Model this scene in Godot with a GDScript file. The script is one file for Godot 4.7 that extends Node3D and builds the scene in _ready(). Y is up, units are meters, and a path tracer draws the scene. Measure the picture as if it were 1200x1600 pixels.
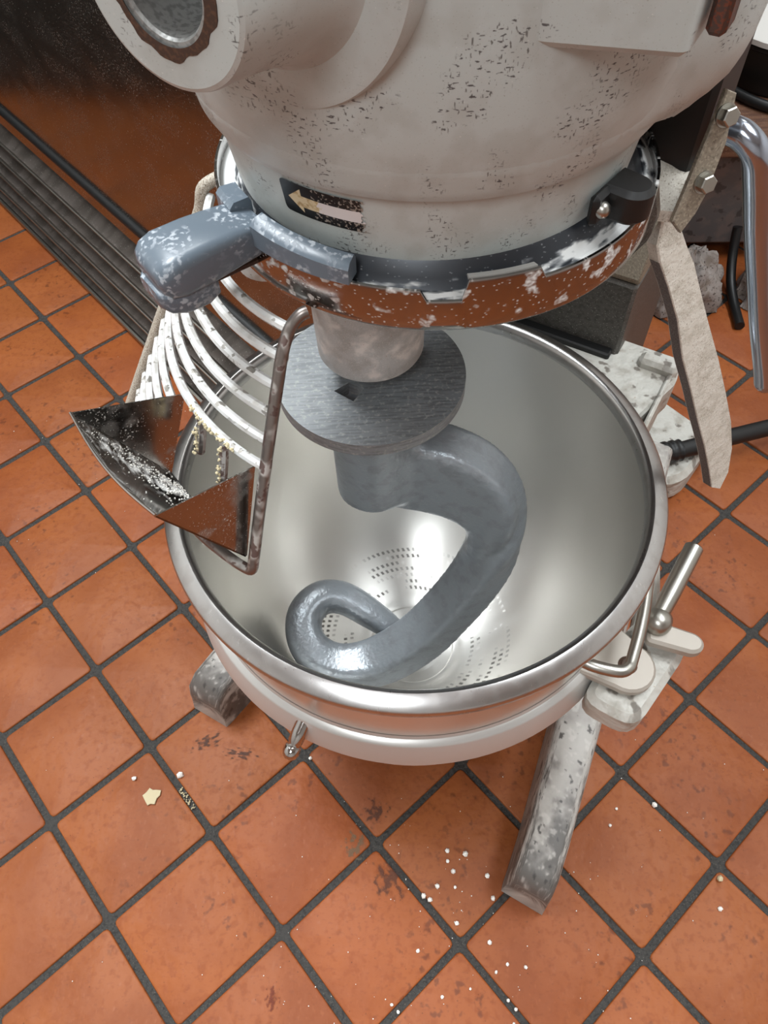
extends Node3D
# A floor-standing planetary dough mixer with its bowl lowered, on a quarry tile floor.
# Machine axes: FV = the way the mixer faces, SV = its right-hand side as seen from the front; AX = planetary axis on the floor.
var AX := Vector3(0.040, 0, -0.464)
var FV := Vector3(-0.52992, 0, 0.84805)
var SV := Vector3(0.84805, 0, 0.52992)
var BC := Vector3(0.031, 0, -0.464)
var used := {}
var mats := {}
var rng := RandomNumberGenerator.new()

# ---------------------------------------------------------------- mesh building
class MB:
	var P := PackedVector3Array()
	var U := PackedVector2Array()
	var I := PackedInt32Array()
	func v(p: Vector3, uv := Vector2.ZERO) -> int:
		P.append(p); U.append(uv)
		return P.size() - 1
	func t(a: int, b: int, c: int) -> void:
		I.append(a); I.append(b); I.append(c)
	func q(a: int, b: int, c: int, d: int) -> void:
		t(a, b, c); t(a, c, d)
	func mesh(crease := 40.0, flip := 0) -> ArrayMesh:
		var n := I.size() / 3
		var mid := Vector3.ZERO
		for p in P: mid += p
		if P.size() > 0: mid /= P.size()
		var vol := 0.0
		var fn := PackedVector3Array()
		var keep := PackedInt32Array()
		for k in n:
			var a := P[I[3 * k]]; var b := P[I[3 * k + 1]]; var c := P[I[3 * k + 2]]
			var m := (c - a).cross(b - a)
			if m.length_squared() < 1e-18: continue
			vol += m.dot(a - mid)
			fn.append(m.normalized()); keep.append(k)
		var s := -1.0 if (vol < 0.0 and flip == 0) or flip == -1 else 1.0
		var by := {}
		var key := PackedInt64Array()
		for k in keep.size():
			for j in 3:
				var p := P[I[3 * keep[k] + j]]
				var h := (int(round(p.x * 50000.0)) + 500000) * 1000000000000 + (int(round(p.y * 50000.0)) + 500000) * 1000000 + int(round(p.z * 50000.0)) + 500000
				key.append(h)
				if by.has(h): by[h].append(k)
				else: by[h] = [k]
		var cs := cos(deg_to_rad(crease))
		var V := PackedVector3Array(); var N := PackedVector3Array(); var T := PackedVector2Array()
		for k in keep.size():
			var order := [0, 1, 2] if s > 0 else [0, 2, 1]
			for j in order:
				var id := I[3 * keep[k] + j]
				var acc := Vector3.ZERO
				var f := fn[k]
				for o in by[key[3 * k + j]]:
					if fn[o].dot(f) > cs: acc += fn[o]
				V.append(P[id]); T.append(U[id]); N.append(acc.normalized() * s)
		var arr := []
		arr.resize(Mesh.ARRAY_MAX)
		arr[Mesh.ARRAY_VERTEX] = V; arr[Mesh.ARRAY_NORMAL] = N; arr[Mesh.ARRAY_TEX_UV] = T
		var am := ArrayMesh.new()
		am.add_surface_from_arrays(Mesh.PRIMITIVE_TRIANGLES, arr)
		return am

func lathe(mb: MB, prof: Array, seg: int, xf := Transform3D.IDENTITY, a0 := 0.0, a1 := TAU) -> void:
	# prof: (radius, height) pairs turned about the local y axis
	var full := a1 - a0 > TAU - 0.001
	var base := mb.P.size()
	var L := 0.0
	for i in prof.size():
		if i > 0: L += (prof[i] as Vector2).distance_to(prof[i - 1])
		for k in seg + 1:
			var a := a0 + (a1 - a0) * k / seg
			if full and k == seg: a = a0
			mb.v(xf * Vector3(cos(a) * prof[i].x, prof[i].y, sin(a) * prof[i].x), Vector2(float(k) / seg, L))
	for i in prof.size() - 1:
		for k in seg:
			var o := base + i * (seg + 1) + k
			mb.q(o, o + 1, o + seg + 2, o + seg + 1)
	if not full:
		for e in [0, seg]:
			var poly := PackedVector2Array()
			for p in prof: poly.append(p)
			var tri := Geometry2D.triangulate_polygon(poly)
			for k in range(0, tri.size(), 3):
				mb.t(base + tri[k] * (seg + 1) + e, base + tri[k + 1] * (seg + 1) + e, base + tri[k + 2] * (seg + 1) + e)

func loft(mb: MB, rings: Array, cap := true, closed := true) -> void:
	var n: int = rings[0].size()
	var base := mb.P.size()
	for i in rings.size():
		for k in n: mb.v(rings[i][k], Vector2(float(k) / n, float(i) / rings.size()))
	for i in rings.size() - 1:
		for k in (n if closed else n - 1):
			var a := base + i * n + k; var b := base + i * n + (k + 1) % n
			mb.q(a, b, b + n, a + n)
	if cap:
		for i in [0, rings.size() - 1]:
			var c := Vector3.ZERO
			for p in rings[i]: c += p
			var m := mb.v(c / n)
			for k in n:
				if i == 0: mb.t(m, base + (k + 1) % n, base + k)
				else: mb.t(m, base + i * n + k, base + i * n + (k + 1) % n)

func smooth_path(pts: Array, per := 6) -> Array:
	var out := []
	for i in pts.size() - 1:
		var p0: Vector3 = pts[maxi(i - 1, 0)]; var p1: Vector3 = pts[i]; var p2: Vector3 = pts[i + 1]; var p3: Vector3 = pts[mini(i + 2, pts.size() - 1)]
		for k in per: out.append(p1.cubic_interpolate(p2, p0, p3, float(k) / per))
	out.append(pts[-1])
	return out

func tube(mb: MB, pts: Array, r: float, seg := 10, round_end := false, radii: Array = []) -> void:
	var rings := []
	var up := Vector3.UP
	var d0: Vector3 = (pts[1] - pts[0]).normalized()
	if absf(d0.dot(up)) > 0.9: up = Vector3.RIGHT
	var side := d0.cross(up).normalized()
	for i in pts.size():
		var d: Vector3 = (pts[mini(i + 1, pts.size() - 1)] - pts[maxi(i - 1, 0)]).normalized()
		side = (side - d * side.dot(d)).normalized()
		var w := d.cross(side)
		var rr: float = r if radii.is_empty() else radii[i]
		var ends := [[0.0, 1.0]]
		if round_end and i == 0: ends = [[-0.95, 0.3], [-0.7, 0.7], [-0.25, 0.95], [0.0, 1.0]]
		if round_end and i == pts.size() - 1: ends = [[0.0, 1.0], [0.25, 0.95], [0.7, 0.7], [0.95, 0.3]]
		for e in ends:
			var ring := []
			for k in seg:
				var a := TAU * k / seg
				ring.append(pts[i] + d * (rr * e[0]) + (side * cos(a) + w * sin(a)) * rr * e[1])
			rings.append(ring)
	loft(mb, rings)

func rbox(mb: MB, xf: Transform3D, size: Vector3, bev: float) -> void:
	# chamfered box centred on xf
	var h := size / 2
	bev = minf(bev, minf(h.x, minf(h.y, h.z)) * 0.98)
	var id := {}
	for sx in [-1, 1]:
		for sy in [-1, 1]:
			for sz in [-1, 1]:
				for ax in 3:
					var p := Vector3(sx * (h.x - bev), sy * (h.y - bev), sz * (h.z - bev))
					p[ax] = [sx, sy, sz][ax] * h[ax]
					id[[sx, sy, sz, ax]] = mb.v(xf * p)
	var quad := func(c: Array) -> void:
		var o := (mb.P[c[0]] + mb.P[c[1]] + mb.P[c[2]] + mb.P[c[3]]) / 4 - xf.origin
		var n := (mb.P[c[2]] - mb.P[c[0]]).cross(mb.P[c[1]] - mb.P[c[0]])
		if n.dot(o) > 0: mb.q(c[0], c[1], c[2], c[3])
		else: mb.q(c[0], c[3], c[2], c[1])
	for ax in 3:
		for s in [-1, 1]:
			var c := []
			for uv in [[-1, -1], [1, -1], [1, 1], [-1, 1]]:
				var k := [0, 0, 0, ax]
				k[ax] = s; k[(ax + 1) % 3] = uv[0]; k[(ax + 2) % 3] = uv[1]
				c.append(id[k])
			quad.call(c)
	for ax in 3:
		var b := (ax + 1) % 3; var c2 := (ax + 2) % 3
		for sb in [-1, 1]:
			for sc in [-1, 1]:
				var c := []
				for e in [[-1, b], [1, b], [1, c2], [-1, c2]]:
					var k := [0, 0, 0, e[1]]
					k[ax] = e[0]; k[b] = sb; k[c2] = sc
					c.append(id[k])
				quad.call(c)
	for sx in [-1, 1]:
		for sy in [-1, 1]:
			for sz in [-1, 1]:
				var a: int = id[[sx, sy, sz, 0]]; var b: int = id[[sx, sy, sz, 1]]; var c: int = id[[sx, sy, sz, 2]]
				var n := (mb.P[c] - mb.P[a]).cross(mb.P[b] - mb.P[a])
				if n.dot(mb.P[a] - xf.origin) > 0: mb.t(a, b, c)
				else: mb.t(a, c, b)

func round_poly(pts: Array, r: float, n := 4) -> PackedVector2Array:
	var out := PackedVector2Array()
	for i in pts.size():
		var p: Vector2 = pts[i]; var a: Vector2 = pts[i - 1]; var b: Vector2 = pts[(i + 1) % pts.size()]
		var ra := minf(r, minf(p.distance_to(a), p.distance_to(b)) * 0.48)
		var s := p + (a - p).normalized() * ra; var e := p + (b - p).normalized() * ra
		for k in n + 1:
			var t := float(k) / n
			out.append(s.lerp(p, t).lerp(p.lerp(e, t), t))
	return out

func prism(mb: MB, xf: Transform3D, poly: PackedVector2Array, depth: float, bev: float) -> void:
	# polygon in the local xy plane, extruded over local z from 0 to depth, both rims chamfered
	if Geometry2D.is_polygon_clockwise(poly): poly.reverse()
	var n := poly.size()
	var ins := PackedVector2Array()
	for i in n:
		var d1 := (poly[i] - poly[i - 1]).normalized(); var d2 := (poly[(i + 1) % n] - poly[i]).normalized()
		var m := Vector2(-d1.y - d2.y, d1.x + d2.x).normalized()
		ins.append(poly[i] + m * bev)
	var rings := []
	for e in [[ins, 0.0], [poly, bev], [poly, depth - bev], [ins, depth]]:
		var ring := []
		for p in e[0]: ring.append(xf * Vector3(p.x, p.y, e[1]))
		rings.append(ring)
	var base := mb.P.size()
	loft(mb, rings, false)
	var tri := Geometry2D.triangulate_polygon(ins)
	for k in range(0, tri.size(), 3):
		mb.t(base + tri[k + 2], base + tri[k + 1], base + tri[k])
		var o := base + 3 * n
		mb.t(o + tri[k], o + tri[k + 1], o + tri[k + 2])

func nets(mb: MB, f: Callable, lo: Vector3, hi: Vector3, cell: float) -> void:
	# surface nets of a signed distance field; blocks far from the surface are skipped
	var B := 6
	var nb := Vector3i(((hi - lo) / (cell * B)).ceil())
	var n := nb * B + Vector3i.ONE
	var val := PackedFloat32Array()
	val.resize(n.x * n.y * n.z)
	val.fill(INF)
	var blocks := []
	for bz in nb.z:
		for by in nb.y:
			for bx in nb.x:
				var c := lo + (Vector3(bx, by, bz) + Vector3.ONE * 0.5) * cell * B
				if absf(f.call(c)) > cell * B * 1.15: continue
				blocks.append(Vector3i(bx, by, bz) * B)
				for z in range(bz * B, bz * B + B + 1):
					for y in range(by * B, by * B + B + 1):
						for x in range(bx * B, bx * B + B + 1):
							var i := (z * n.y + y) * n.x + x
							if val[i] == INF: val[i] = f.call(lo + Vector3(x, y, z) * cell)
	var sx := 1; var sy := n.x; var sz := n.x * n.y
	var corner := [0, sx, sy, sx + sy, sz, sx + sz, sy + sz, sx + sy + sz]
	var at := {}
	for b in blocks:
		for z in range(b.z, b.z + B):
			for y in range(b.y, b.y + B):
				for x in range(b.x, b.x + B):
					var i: int = (z * n.y + y) * n.x + x
					var neg := 0
					var bad := false
					for c in 8:
						var w := val[i + corner[c]]
						if w == INF: bad = true
						if w < 0: neg += 1
					if bad or neg == 0 or neg == 8: continue
					var sum := Vector3.ZERO
					var cnt := 0
					for c in 8:
						for ax in 3:
							if c & (1 << ax): continue
							var d0 := val[i + corner[c]]; var d1 := val[i + corner[c | (1 << ax)]]
							if (d0 < 0) == (d1 < 0): continue
							var p := Vector3(c & 1, (c >> 1) & 1, (c >> 2) & 1)
							p[ax] += d0 / (d0 - d1)
							sum += p
							cnt += 1
					at[i] = mb.v(lo + (Vector3(x, y, z) + sum / cnt) * cell)
	for i in at:
		var d0 := val[i]
		for ax in 3:
			var st: int = [sx, sy, sz][ax]; var s1: int = [sy, sz, sx][ax]; var s2: int = [sz, sx, sy][ax]
			var d1 := val[i + st]
			if (d0 < 0) == (d1 < 0): continue
			if not (at.has(i - s1) and at.has(i - s2) and at.has(i - s1 - s2)): continue
			if d0 < 0: mb.q(at[i], at[i - s2], at[i - s1 - s2], at[i - s1])
			else: mb.q(at[i], at[i - s1], at[i - s1 - s2], at[i - s2])

# ---------------------------------------------------------------- scene objects
func numbered(called: String) -> String:
	used[called] = used.get(called, 0) + 1
	return called if used[called] == 1 else "%s_%03d" % [called, used[called] - 1]

func tag(o: Node3D, label: String, category: String, group := "") -> void:
	o.set_meta("label", label); o.set_meta("category", category)
	if group != "": o.set_meta("group", group)

func thing(called: String, label: String, category: String, at: Vector3, group := "") -> Node3D:
	var o := Node3D.new()
	o.name = numbered(called)
	o.position = at
	add_child(o)
	tag(o, label, category, group)
	return o

# shapes are given in world axes; a part of a thing is shifted back by the place of its thing
func put(called: String, mb: MB, m: Material, parent: Node3D = self, crease := 40.0, flip := 0) -> MeshInstance3D:
	var o := MeshInstance3D.new()
	o.mesh = mb.mesh(crease, flip)
	o.material_override = m
	o.name = numbered(called) if parent == self else called
	parent.add_child(o, true)
	if parent != self and parent.get_parent() == self and not parent is MeshInstance3D: o.position = -parent.position
	return o

func struct(called: String, mb: MB, m: Material, crease := 40.0) -> MeshInstance3D:
	var o := put(called, mb, m, self, crease)
	o.set_meta("kind", "structure")
	return o

func mp(f: float, s: float, h: float) -> Vector3:
	return Vector3(AX.x, 0, AX.z) + FV * f + SV * s + Vector3.UP * h

func mx(f: float, s: float, h: float) -> Transform3D:
	# local x = machine side, y = up, z = machine front
	return Transform3D(Basis(SV, Vector3.UP, FV), mp(f, s, h))

func az(deg: float, r: float, h: float, c: Vector3) -> Vector3:
	return Vector3(c.x + cos(deg_to_rad(deg)) * r, h, c.z + sin(deg_to_rad(deg)) * r)

# ---------------------------------------------------------------- materials
func plain(col: Color, rough := 0.5, metal := 0.0) -> StandardMaterial3D:
	var m := StandardMaterial3D.new()
	m.albedo_color = col; m.roughness = rough; m.metallic = metal
	m.cull_mode = BaseMaterial3D.CULL_DISABLED
	return m

func noise_bytes(sd: int, freq: float, n: int, stretch := Vector2.ONE, oct := 4, kind := FastNoiseLite.TYPE_SIMPLEX_SMOOTH) -> PackedByteArray:
	var f := FastNoiseLite.new()
	f.seed = sd; f.frequency = freq; f.fractal_octaves = oct; f.noise_type = kind
	if stretch == Vector2.ONE:
		var im := f.get_seamless_image(n, n)
		im.convert(Image.FORMAT_L8)
		return im.get_data()
	var im2 := f.get_seamless_image(maxi(8, int(n / stretch.x)), maxi(8, int(n / stretch.y)))
	im2.convert(Image.FORMAT_L8)
	im2.resize(n, n, Image.INTERPOLATE_CUBIC)
	return im2.get_data()

# layers: [seed, frequency, lo, hi, colour, metal, rough, strength, stretch, mask_seed, mask_frequency, mask_lo, mask_hi]
func layered(col: Color, metal: float, rough: float, layers: Array, n := 512) -> Array:
	var R := PackedFloat32Array(); var G := PackedFloat32Array(); var Bl := PackedFloat32Array(); var Mt := PackedFloat32Array(); var Ro := PackedFloat32Array()
	R.resize(n * n); R.fill(col.r); G.resize(n * n); G.fill(col.g); Bl.resize(n * n); Bl.fill(col.b); Mt.resize(n * n); Mt.fill(metal); Ro.resize(n * n); Ro.fill(rough)
	for l in layers:
		var a := noise_bytes(l[0], l[1] * (3.2 if l[1] >= 0.014 else 1.3), n, l[8] if l.size() > 8 else Vector2.ONE)
		var has_mask: bool = l.size() > 9
		var mk := noise_bytes(l[9], l[10], n, Vector2.ONE, 2) if has_mask else PackedByteArray()
		var lo: float = l[2] * 255.0; var inv: float = 1.0 / maxf(1.0, (l[3] - l[2]) * 255.0)
		var c: Color = l[4]; var lm: float = l[5]; var lr: float = l[6]; var st: float = l[7]
		for i in n * n:
			var w := clampf((a[i] - lo) * inv, 0.0, 1.0) * st
			if has_mask: w *= clampf((mk[i] - l[11] * 255.0) / ((l[12] - l[11]) * 255.0), 0.0, 1.0)
			if w <= 0.0: continue
			R[i] += (c.r - R[i]) * w; G[i] += (c.g - G[i]) * w; Bl[i] += (c.b - Bl[i]) * w
			Mt[i] += (lm - Mt[i]) * w; Ro[i] += (lr - Ro[i]) * w
	var d := PackedByteArray(); var e := PackedByteArray()
	d.resize(n * n * 3); e.resize(n * n * 3)
	for i in n * n:
		d[3 * i] = int(clampf(R[i], 0, 1) * 255); d[3 * i + 1] = int(clampf(G[i], 0, 1) * 255); d[3 * i + 2] = int(clampf(Bl[i], 0, 1) * 255)
		e[3 * i] = int(clampf(Mt[i], 0, 1) * 255); e[3 * i + 1] = int(clampf(Ro[i], 0, 1) * 255)
	return [ImageTexture.create_from_image(Image.create_from_data(n, n, false, Image.FORMAT_RGB8, d)), ImageTexture.create_from_image(Image.create_from_data(n, n, false, Image.FORMAT_RGB8, e))]

func dressed(tex: Array, scale: float, world := false, triplanar := true) -> StandardMaterial3D:
	var m := plain(Color.WHITE, 1.0, 1.0)
	m.albedo_texture = tex[0]
	m.metallic_texture = tex[1]; m.metallic_texture_channel = BaseMaterial3D.TEXTURE_CHANNEL_RED
	m.roughness_texture = tex[1]; m.roughness_texture_channel = BaseMaterial3D.TEXTURE_CHANNEL_GREEN
	if triplanar:
		m.uv1_triplanar = true
		m.uv1_world_triplanar = world
		m.uv1_triplanar_sharpness = 6.0
	m.uv1_scale = Vector3(scale, scale, scale)
	return m

func bumpy(m: StandardMaterial3D, sd: int, freq: float, depth: float, n := 512) -> StandardMaterial3D:
	var f := FastNoiseLite.new()
	f.seed = sd; f.frequency = freq; f.fractal_octaves = 4
	var im := f.get_seamless_image(n, n)
	im.convert(Image.FORMAT_RGBA8)
	im.bump_map_to_normal_map(depth)
	m.normal_enabled = true
	m.normal_texture = ImageTexture.create_from_image(im)
	return m

func bowl_steel() -> StandardMaterial3D:
	# spun steel; v runs from the bottom up the wall. Rows of small dark burnish marks left by the hook low down.
	var a := FastNoiseLite.new(); a.seed = 11; a.frequency = 0.012; a.fractal_octaves = 3
	var w := 1024; var h := 512
	var d := PackedByteArray(); var e := PackedByteArray()
	d.resize(w * h * 3); e.resize(w * h * 3)
	for y in h:
		var L := 0.8 * y / h
		for x in w:
			var n := a.get_noise_2d(x, y * 0.5)
			var c := Color(0.89, 0.88, 0.86); var ro := 0.35 + n * 0.05
			if L > 0.084 and L < 0.150:
				var row := int((L - 0.084) / 0.0095)
				var fr := fmod((L - 0.084) / 0.0095, 1.0)
				var ph := fmod(x / 1024.0 * (74 + 6 * row) + row * 0.37 + fr * 0.5, 1.0)
				var arc := a.get_noise_2d(x * 0.5 + row * 90.0, 400.0)
				if fr > 0.25 and fr < 0.75 and ph < 0.45 and arc > -0.08:
					c = c.lerp(Color(0.22, 0.21, 0.20), 0.62 * clampf((arc + 0.08) * 4.0, 0, 1)); ro = 0.5
			var i := 3 * (y * w + x)
			d[i] = int(c.r * 255); d[i + 1] = int(c.g * 255); d[i + 2] = int(c.b * 255)
			e[i] = 255; e[i + 1] = int(ro * 255)
	var m := dressed([ImageTexture.create_from_image(Image.create_from_data(w, h, false, Image.FORMAT_RGB8, d)), ImageTexture.create_from_image(Image.create_from_data(w, h, false, Image.FORMAT_RGB8, e))], 1.0, false, false)
	m.uv1_scale = Vector3(1, 1.25, 1)
	m.anisotropy_enabled = true
	m.anisotropy = -0.7
	return m

func make_materials() -> void:
	var W := Color(0.86, 0.85, 0.82)
	var flour := Color(0.88, 0.87, 0.84)
	mats.bowl = bowl_steel()
	mats.rim = dressed(layered(Color(0.76, 0.755, 0.75), 1.0, 0.28, [
		[21, 0.010, 0.5, 0.8, Color(0.70, 0.69, 0.68), 1.0, 0.36, 0.7],
		[22, 0.03, 0.74, 0.80, Color(0.88, 0.88, 0.88), 1.0, 0.2, 0.7, Vector2(1, 3), 23, 0.008, 0.5, 0.7]]), 6.0)
	mats.band = plain(Color(0.77, 0.765, 0.75), 0.34, 0.45)
	mats.ear = plain(Color(0.66, 0.63, 0.59), 0.45, 0.2)
	mats.polish = plain(Color(0.74, 0.73, 0.72), 0.12, 1.0)
	mats.chrome = plain(Color(0.66, 0.69, 0.74), 0.16, 0.95)
	mats.bolt = plain(Color(0.66, 0.65, 0.62), 0.35, 1.0)
	mats.paint = dressed(layered(Color(0.70, 0.722, 0.712), 0.0, 0.40, [
		[31, 0.006, 0.45, 0.75, Color(0.655, 0.665, 0.645), 0.0, 0.48, 0.6],
		[32, 0.035, 0.73, 0.78, Color(0.22, 0.21, 0.21), 0.0, 0.6, 0.8, Vector2(3, 1), 33, 0.0055, 0.54, 0.68],
		[36, 0.035, 0.74, 0.79, Color(0.28, 0.27, 0.26), 0.0, 0.6, 0.7, Vector2(1, 3), 33, 0.0055, 0.54, 0.68],
		[34, 0.06, 0.88, 0.92, flour, 0.0, 0.8, 0.8, Vector2(2, 1)],
		[35, 0.07, 0.82, 0.88, Color(0.46, 0.42, 0.37), 0.0, 0.6, 0.5]], 1024), 4.2)
	mats.whitepaint = bumpy(dressed(layered(Color(0.74, 0.73, 0.70), 0.0, 0.5, [
		[41, 0.012, 0.5, 0.75, Color(0.60, 0.58, 0.54), 0.0, 0.6, 0.7],
		[42, 0.013, 0.72, 0.80, Color(0.34, 0.31, 0.28), 0.0, 0.7, 0.7],
		[43, 0.03, 0.84, 0.90, Color(0.5, 0.38, 0.26), 0.0, 0.7, 0.5]]), 3.0), 44, 0.03, 3.0)
	mats.leg = bumpy(dressed(layered(Color(0.70, 0.68, 0.64), 0.0, 0.5, [
		[45, 0.010, 0.45, 0.8, Color(0.60, 0.58, 0.55), 0.0, 0.6, 0.8],
		[46, 0.016, 0.60, 0.78, Color(0.34, 0.32, 0.30), 0.0, 0.65, 0.75],
		[47, 0.04, 0.68, 0.76, Color(0.82, 0.80, 0.76), 0.0, 0.5, 0.7]]), 4.0), 48, 0.03, 5.0)
	mats.cast = bumpy(dressed(layered(Color(0.58, 0.60, 0.62), 0.40, 0.34, [
		[51, 0.012, 0.5, 0.75, Color(0.52, 0.535, 0.55), 0.40, 0.40, 0.6],
		[52, 0.05, 0.74, 0.80, Color(0.66, 0.67, 0.68), 0.6, 0.3, 0.5, Vector2(4, 1)]]), 5.0), 53, 0.06, 0.8)
	mats.disc = dressed(layered(Color(0.56, 0.575, 0.585), 0.5, 0.38, [
		[61, 0.03, 0.48, 0.7, Color(0.47, 0.48, 0.49), 0.5, 0.45, 0.7, Vector2(10, 1)],
		[62, 0.02, 0.6, 0.85, Color(0.72, 0.72, 0.70), 0.3, 0.6, 0.6]]), 6.0)
	mats.housing = dressed(layered(Color(0.70, 0.715, 0.71), 0.05, 0.5, [
		[63, 0.010, 0.45, 0.75, Color(0.63, 0.635, 0.625), 0.1, 0.55, 0.7],
		[64, 0.010, 0.55, 0.85, Color(0.86, 0.85, 0.83), 0.0, 0.9, 0.8],
		[66, 0.06, 0.72, 0.80, flour, 0.0, 0.9, 0.7],
		[65, 0.03, 0.86, 0.90, Color(0.45, 0.28, 0.16), 0.0, 0.8, 0.8]]), 7.0)
	mats.plastic = dressed(layered(Color(0.38, 0.42, 0.46), 0.0, 0.30, [
		[71, 0.02, 0.56, 0.66, Color(0.72, 0.74, 0.76), 0.0, 0.9, 0.75, Vector2.ONE, 72, 0.01, 0.40, 0.62],
		[73, 0.08, 0.86, 0.90, flour, 0.0, 0.9, 0.6]]), 6.0)
	mats.wire = dressed(layered(Color(0.83, 0.83, 0.82), 0.0, 0.45, [
		[81, 0.013, 0.70, 0.76, Color(0.46, 0.44, 0.41), 0.5, 0.45, 0.8],
		[82, 0.010, 0.52, 0.8, Color(0.70, 0.68, 0.65), 0.2, 0.6, 0.6]]), 9.0)
	mats.wire_worn = dressed(layered(Color(0.50, 0.47, 0.45), 0.8, 0.33, [
		[83, 0.005, 0.50, 0.66, Color(0.72, 0.71, 0.69), 0.1, 0.6, 0.85],
		[84, 0.010, 0.66, 0.74, Color(0.34, 0.25, 0.23), 0.5, 0.5, 0.8]]), 9.0)
	mats.rod = dressed(layered(Color(0.63, 0.59, 0.53), 0.2, 0.6, [
		[85, 0.05, 0.5, 0.7, Color(0.78, 0.76, 0.72), 0.0, 0.8, 0.8],
		[86, 0.04, 0.7, 0.76, Color(0.3, 0.25, 0.2), 0.2, 0.7, 0.8]]), 9.0)
	mats.chute = dressed(layered(Color(0.66, 0.645, 0.63), 1.0, 0.15, [
		[91, 0.008, 0.66, 0.80, Color(0.62, 0.61, 0.59), 0.7, 0.35, 0.7],
		[92, 0.05, 0.70, 0.80, flour, 0.0, 0.9, 0.8, Vector2.ONE, 93, 0.010, 0.52, 0.66],
		[94, 0.10, 0.86, 0.90, flour, 0.0, 0.9, 0.9]]), 6.0)
	mats.lever = bumpy(dressed(layered(Color(0.78, 0.755, 0.71), 0.0, 0.75, [
		[101, 0.013, 0.45, 0.75, Color(0.66, 0.63, 0.58), 0.0, 0.8, 0.7],
		[102, 0.06, 0.60, 0.72, Color(0.83, 0.81, 0.77), 0.0, 0.9, 0.8],
		[103, 0.05, 0.68, 0.78, Color(0.42, 0.37, 0.32), 0.0, 0.8, 0.7]]), 6.0), 104, 0.05, 1.3)
	mats.lever_edge = bumpy(dressed(layered(Color(0.37, 0.32, 0.30), 0.3, 0.6, [
		[105, 0.05, 0.60, 0.72, Color(0.60, 0.56, 0.52), 0.2, 0.7, 0.8]]), 8.0), 106, 0.06, 4.0)
	mats.plate = dressed(layered(Color(0.52, 0.48, 0.42), 0.2, 0.5, [
		[107, 0.04, 0.56, 0.72, Color(0.66, 0.62, 0.55), 0.1, 0.7, 0.7],
		[108, 0.03, 0.64, 0.75, Color(0.36, 0.32, 0.28), 0.2, 0.6, 0.6]]), 6.0)
	mats.column = dressed(layered(Color(0.33, 0.32, 0.305), 0.25, 0.5, [
		[111, 0.02, 0.5, 0.75, Color(0.24, 0.23, 0.21), 0.2, 0.5, 0.7],
		[112, 0.07, 0.78, 0.84, flour, 0.0, 0.9, 0.7]]), 4.0)
	mats.tread = dressed(layered(Color(0.37, 0.345, 0.325), 0.35, 0.38, [
		[113, 0.012, 0.45, 0.75, Color(0.27, 0.245, 0.225), 0.35, 0.42, 0.8, Vector2(4, 1)],
		[114, 0.06, 0.82, 0.88, flour, 0.0, 0.9, 0.7]]), 3.0)
	mats.door = dressed(layered(Color(0.54, 0.53, 0.51), 1.0, 0.17, [
		[115, 0.01, 0.5, 0.8, Color(0.55, 0.52, 0.49), 1.0, 0.24, 0.8],
		[116, 0.10, 0.62, 0.82, Color(0.62, 0.57, 0.52), 0.2, 0.7, 0.40, Vector2.ONE, 117, 0.01, 0.35, 0.65],
		[118, 0.10, 0.83, 0.88, Color(0.80, 0.76, 0.72), 0.1, 0.7, 0.6]], 512), 2.4)
	mats.rubber = plain(Color(0.055, 0.058, 0.062), 0.45)
	mats.black = plain(Color(0.05, 0.05, 0.05), 0.5)
	mats.dark = plain(Color(0.16, 0.155, 0.15), 0.6)
	mats.dough = plain(Color(0.76, 0.71, 0.58), 0.9)
	mats.flour = plain(Color(0.93, 0.92, 0.89), 0.95)
	mats.rust = dressed(layered(Color(0.30, 0.24, 0.22), 0.3, 0.5, [[122, 0.03, 0.5, 0.65, Color(0.44, 0.23, 0.16), 0.1, 0.6, 0.9]]), 9.0)
	mats.bore = dressed(layered(Color(0.60, 0.60, 0.59), 0.35, 0.40, [[123, 0.02, 0.45, 0.7, Color(0.46, 0.46, 0.45), 0.3, 0.5, 0.8]]), 9.0)
	mats.chip = dressed(layered(Color(0.26, 0.19, 0.15), 0.2, 0.6, [[124, 0.03, 0.5, 0.7, Color(0.36, 0.25, 0.18), 0.1, 0.7, 0.8]]), 9.0)
	mats.grout = bumpy(dressed(layered(Color(0.215, 0.205, 0.195), 0.0, 0.8, [
		[131, 0.03, 0.5, 0.75, Color(0.15, 0.145, 0.14), 0.0, 0.85, 0.8],
		[132, 0.12, 0.74, 0.82, Color(0.55, 0.52, 0.46), 0.0, 0.9, 0.7]]), 3.0, true), 133, 0.06, 4.0)
	var tt := layered(Color(1.0, 1.0, 1.0), 0.0, 0.56, [
		[141, 0.004, 0.40, 0.75, Color(0.90, 0.86, 0.84), 0.0, 0.60, 0.8],
		[142, 0.02, 0.58, 0.74, Color(0.90, 0.85, 0.82), 0.0, 0.62, 0.55],
		[143, 0.06, 0.68, 0.78, Color(0.82, 0.75, 0.71), 0.0, 0.54, 0.32, Vector2(2, 1)],
		[144, 0.05, 0.74, 0.82, Color(1.0, 1.0, 1.0), 0.0, 0.46, 0.6, Vector2(1, 2)],
		[145, 0.016, 0.68, 0.80, Color(0.56, 0.51, 0.49), 0.0, 0.55, 0.5, Vector2.ONE, 146, 0.005, 0.5, 0.7],
		[147, 0.10, 0.88, 0.92, Color(0.40, 0.34, 0.32), 0.0, 0.6, 0.6]], 1024)
	var tints := [Color(0.580, 0.308, 0.135), Color(0.565, 0.312, 0.145), Color(0.585, 0.317, 0.140), Color(0.56, 0.298, 0.130), Color(0.575, 0.317, 0.148)]
	var nm: Texture2D = null
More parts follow.
